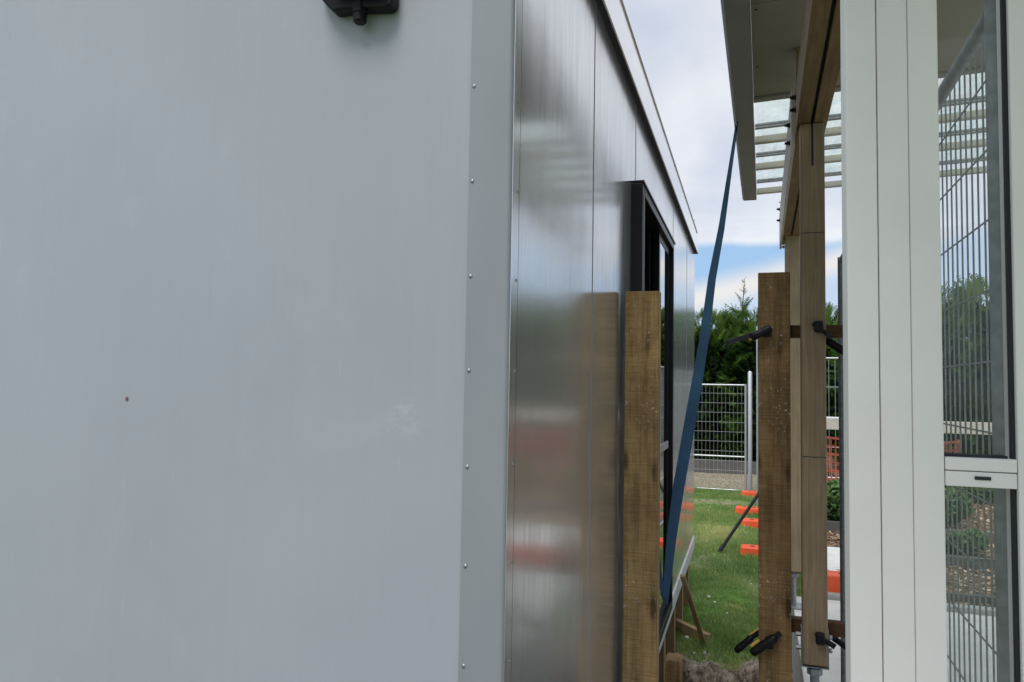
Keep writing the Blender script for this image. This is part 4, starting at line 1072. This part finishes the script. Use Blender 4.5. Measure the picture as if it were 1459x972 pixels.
# clouds lie on a flat layer: divide by height
zc = math('MAXIMUM', sep.outputs[2], .03)
cu = math('DIVIDE', sep.outputs[0], zc); cv = math('DIVIDE', sep.outputs[1], zc)
comb = N(nt, 'ShaderNodeCombineXYZ'); nt.links.new(cu, comb.inputs[0]); nt.links.new(cv, comb.inputs[1])
n1 = noise(nt, comb.outputs[0], .55, 7, .6, .4)
n2 = noise(nt, comb.outputs[0], .16, 5, .6, .2)
nz_ = N(nt, 'ShaderNodeTexNoise'); nz_.inputs['Scale'].default_value = 5; nz_.inputs['Detail'].default_value = 6; nt.links.new(tc.outputs['Generated'], nz_.inputs['Vector'])
cl = ramp(nt, n1, [(.30, (.58, .64, .77)), (.5, (.76, .80, .89)), (.64, (.97, .97, .98))])
cl = mixc(nt, .5, cl, ramp(nt, nz_.outputs['Fac'], [(.38, (.64, .69, .80)), (.58, (.97, .97, .98))]))
skyc = mixc(nt, 1.0, sky.outputs[0], (.11, .11, .11), 'MULTIPLY')
# tilted elevation coordinate, rising to the right a little, with ragged edges
az = math('DIVIDE', sep.outputs[0], math('MAXIMUM', math('ABSOLUTE', sep.outputs[1]), .05))
wob = math('MULTIPLY', math('SUBTRACT', nz_.outputs['Fac'], .5), .05)
el = sep.outputs[2]
e1 = math('ADD', math('SUBTRACT', el, math('MULTIPLY', az, .25)), wob)
def band(x, lo, hi, soft):
    a_ = N(nt, 'ShaderNodeMapRange'); a_.interpolation_type = 'SMOOTHSTEP'; nt.links.new(x, a_.inputs[0]); a_.inputs[1].default_value = lo-soft; a_.inputs[2].default_value = lo+soft
    b_ = N(nt, 'ShaderNodeMapRange'); b_.interpolation_type = 'SMOOTHSTEP'; nt.links.new(x, b_.inputs[0]); b_.inputs[1].default_value = hi-soft; b_.inputs[2].default_value = hi+soft
    return math('MULTIPLY', a_.outputs[0], math('SUBTRACT', 1.0, b_.outputs[0]))
e0_ = math('ADD', el, wob)
top_e = .187
blue = math('MULTIPLY', band(e0_, .0, top_e, .006), 1.0, True)
warm = band(e1, .118, .152, .016)
low = band(e1, -.1, .125, .02)
bluec = mixc(nt, .5, (.33, .54, .84), skyc)
c1 = mixc(nt, blue, cl, mixc(nt, .0, (.36, .57, .86), bluec))
c1 = mixc(nt, math('MULTIPLY', warm, math('MULTIPLY', blue, .92)), c1, (.96, .88, .80))
c1 = mixc(nt, math('MULTIPLY', low, .62), c1, (.66, .73, .86))
# below the horizon: plain ground bounce
hzm = N(nt, 'ShaderNodeMapRange'); nt.links.new(el, hzm.inputs[0]); hzm.inputs[1].default_value = -.02; hzm.inputs[2].default_value = 0.0
c1 = mixc(nt, hzm.outputs[0], (.10, .12, .08), c1)
nt.links.new(c1, bg.inputs[0]); bg.inputs[1].default_value = 1.05
# keep a share of the physical sky in the mix so that overhead light has its colour
add = mixc(nt, .18, c1, skyc)
up_ = N(nt, 'ShaderNodeMapRange'); up_.interpolation_type = 'SMOOTHSTEP'; nt.links.new(el, up_.inputs[0])
up_.inputs[1].default_value = .45; up_.inputs[2].default_value = .85; up_.inputs[3].default_value = 1.0; up_.inputs[4].default_value = 1.55
cb = N(nt, 'ShaderNodeCombineXYZ')
for i in range(3): nt.links.new(up_.outputs[0], cb.inputs[i])
add = mixc(nt, 1.0, add, cb.outputs[0], 'MULTIPLY')      # cloud deck brightened overhead, out of view, to add light to the scene
nt.links.new(add, bg.inputs[0])
sd = bpy.data.lights.new('sun', 'SUN'); so = bpy.data.objects.new('sun', sd); C.objects.link(so)
sd.energy = 2.2; sd.angle = radians(22); sd.color = (1, .95, .88)
dirv = Vector((sin(SA)*cos(SE), cos(SA)*cos(SE), sin(SE)))
so.rotation_euler = dirv.to_track_quat('Z', 'Y').to_euler(); so.location = dirv*30

for o in ROOTS:
    if '_o' in o: del o['_o']
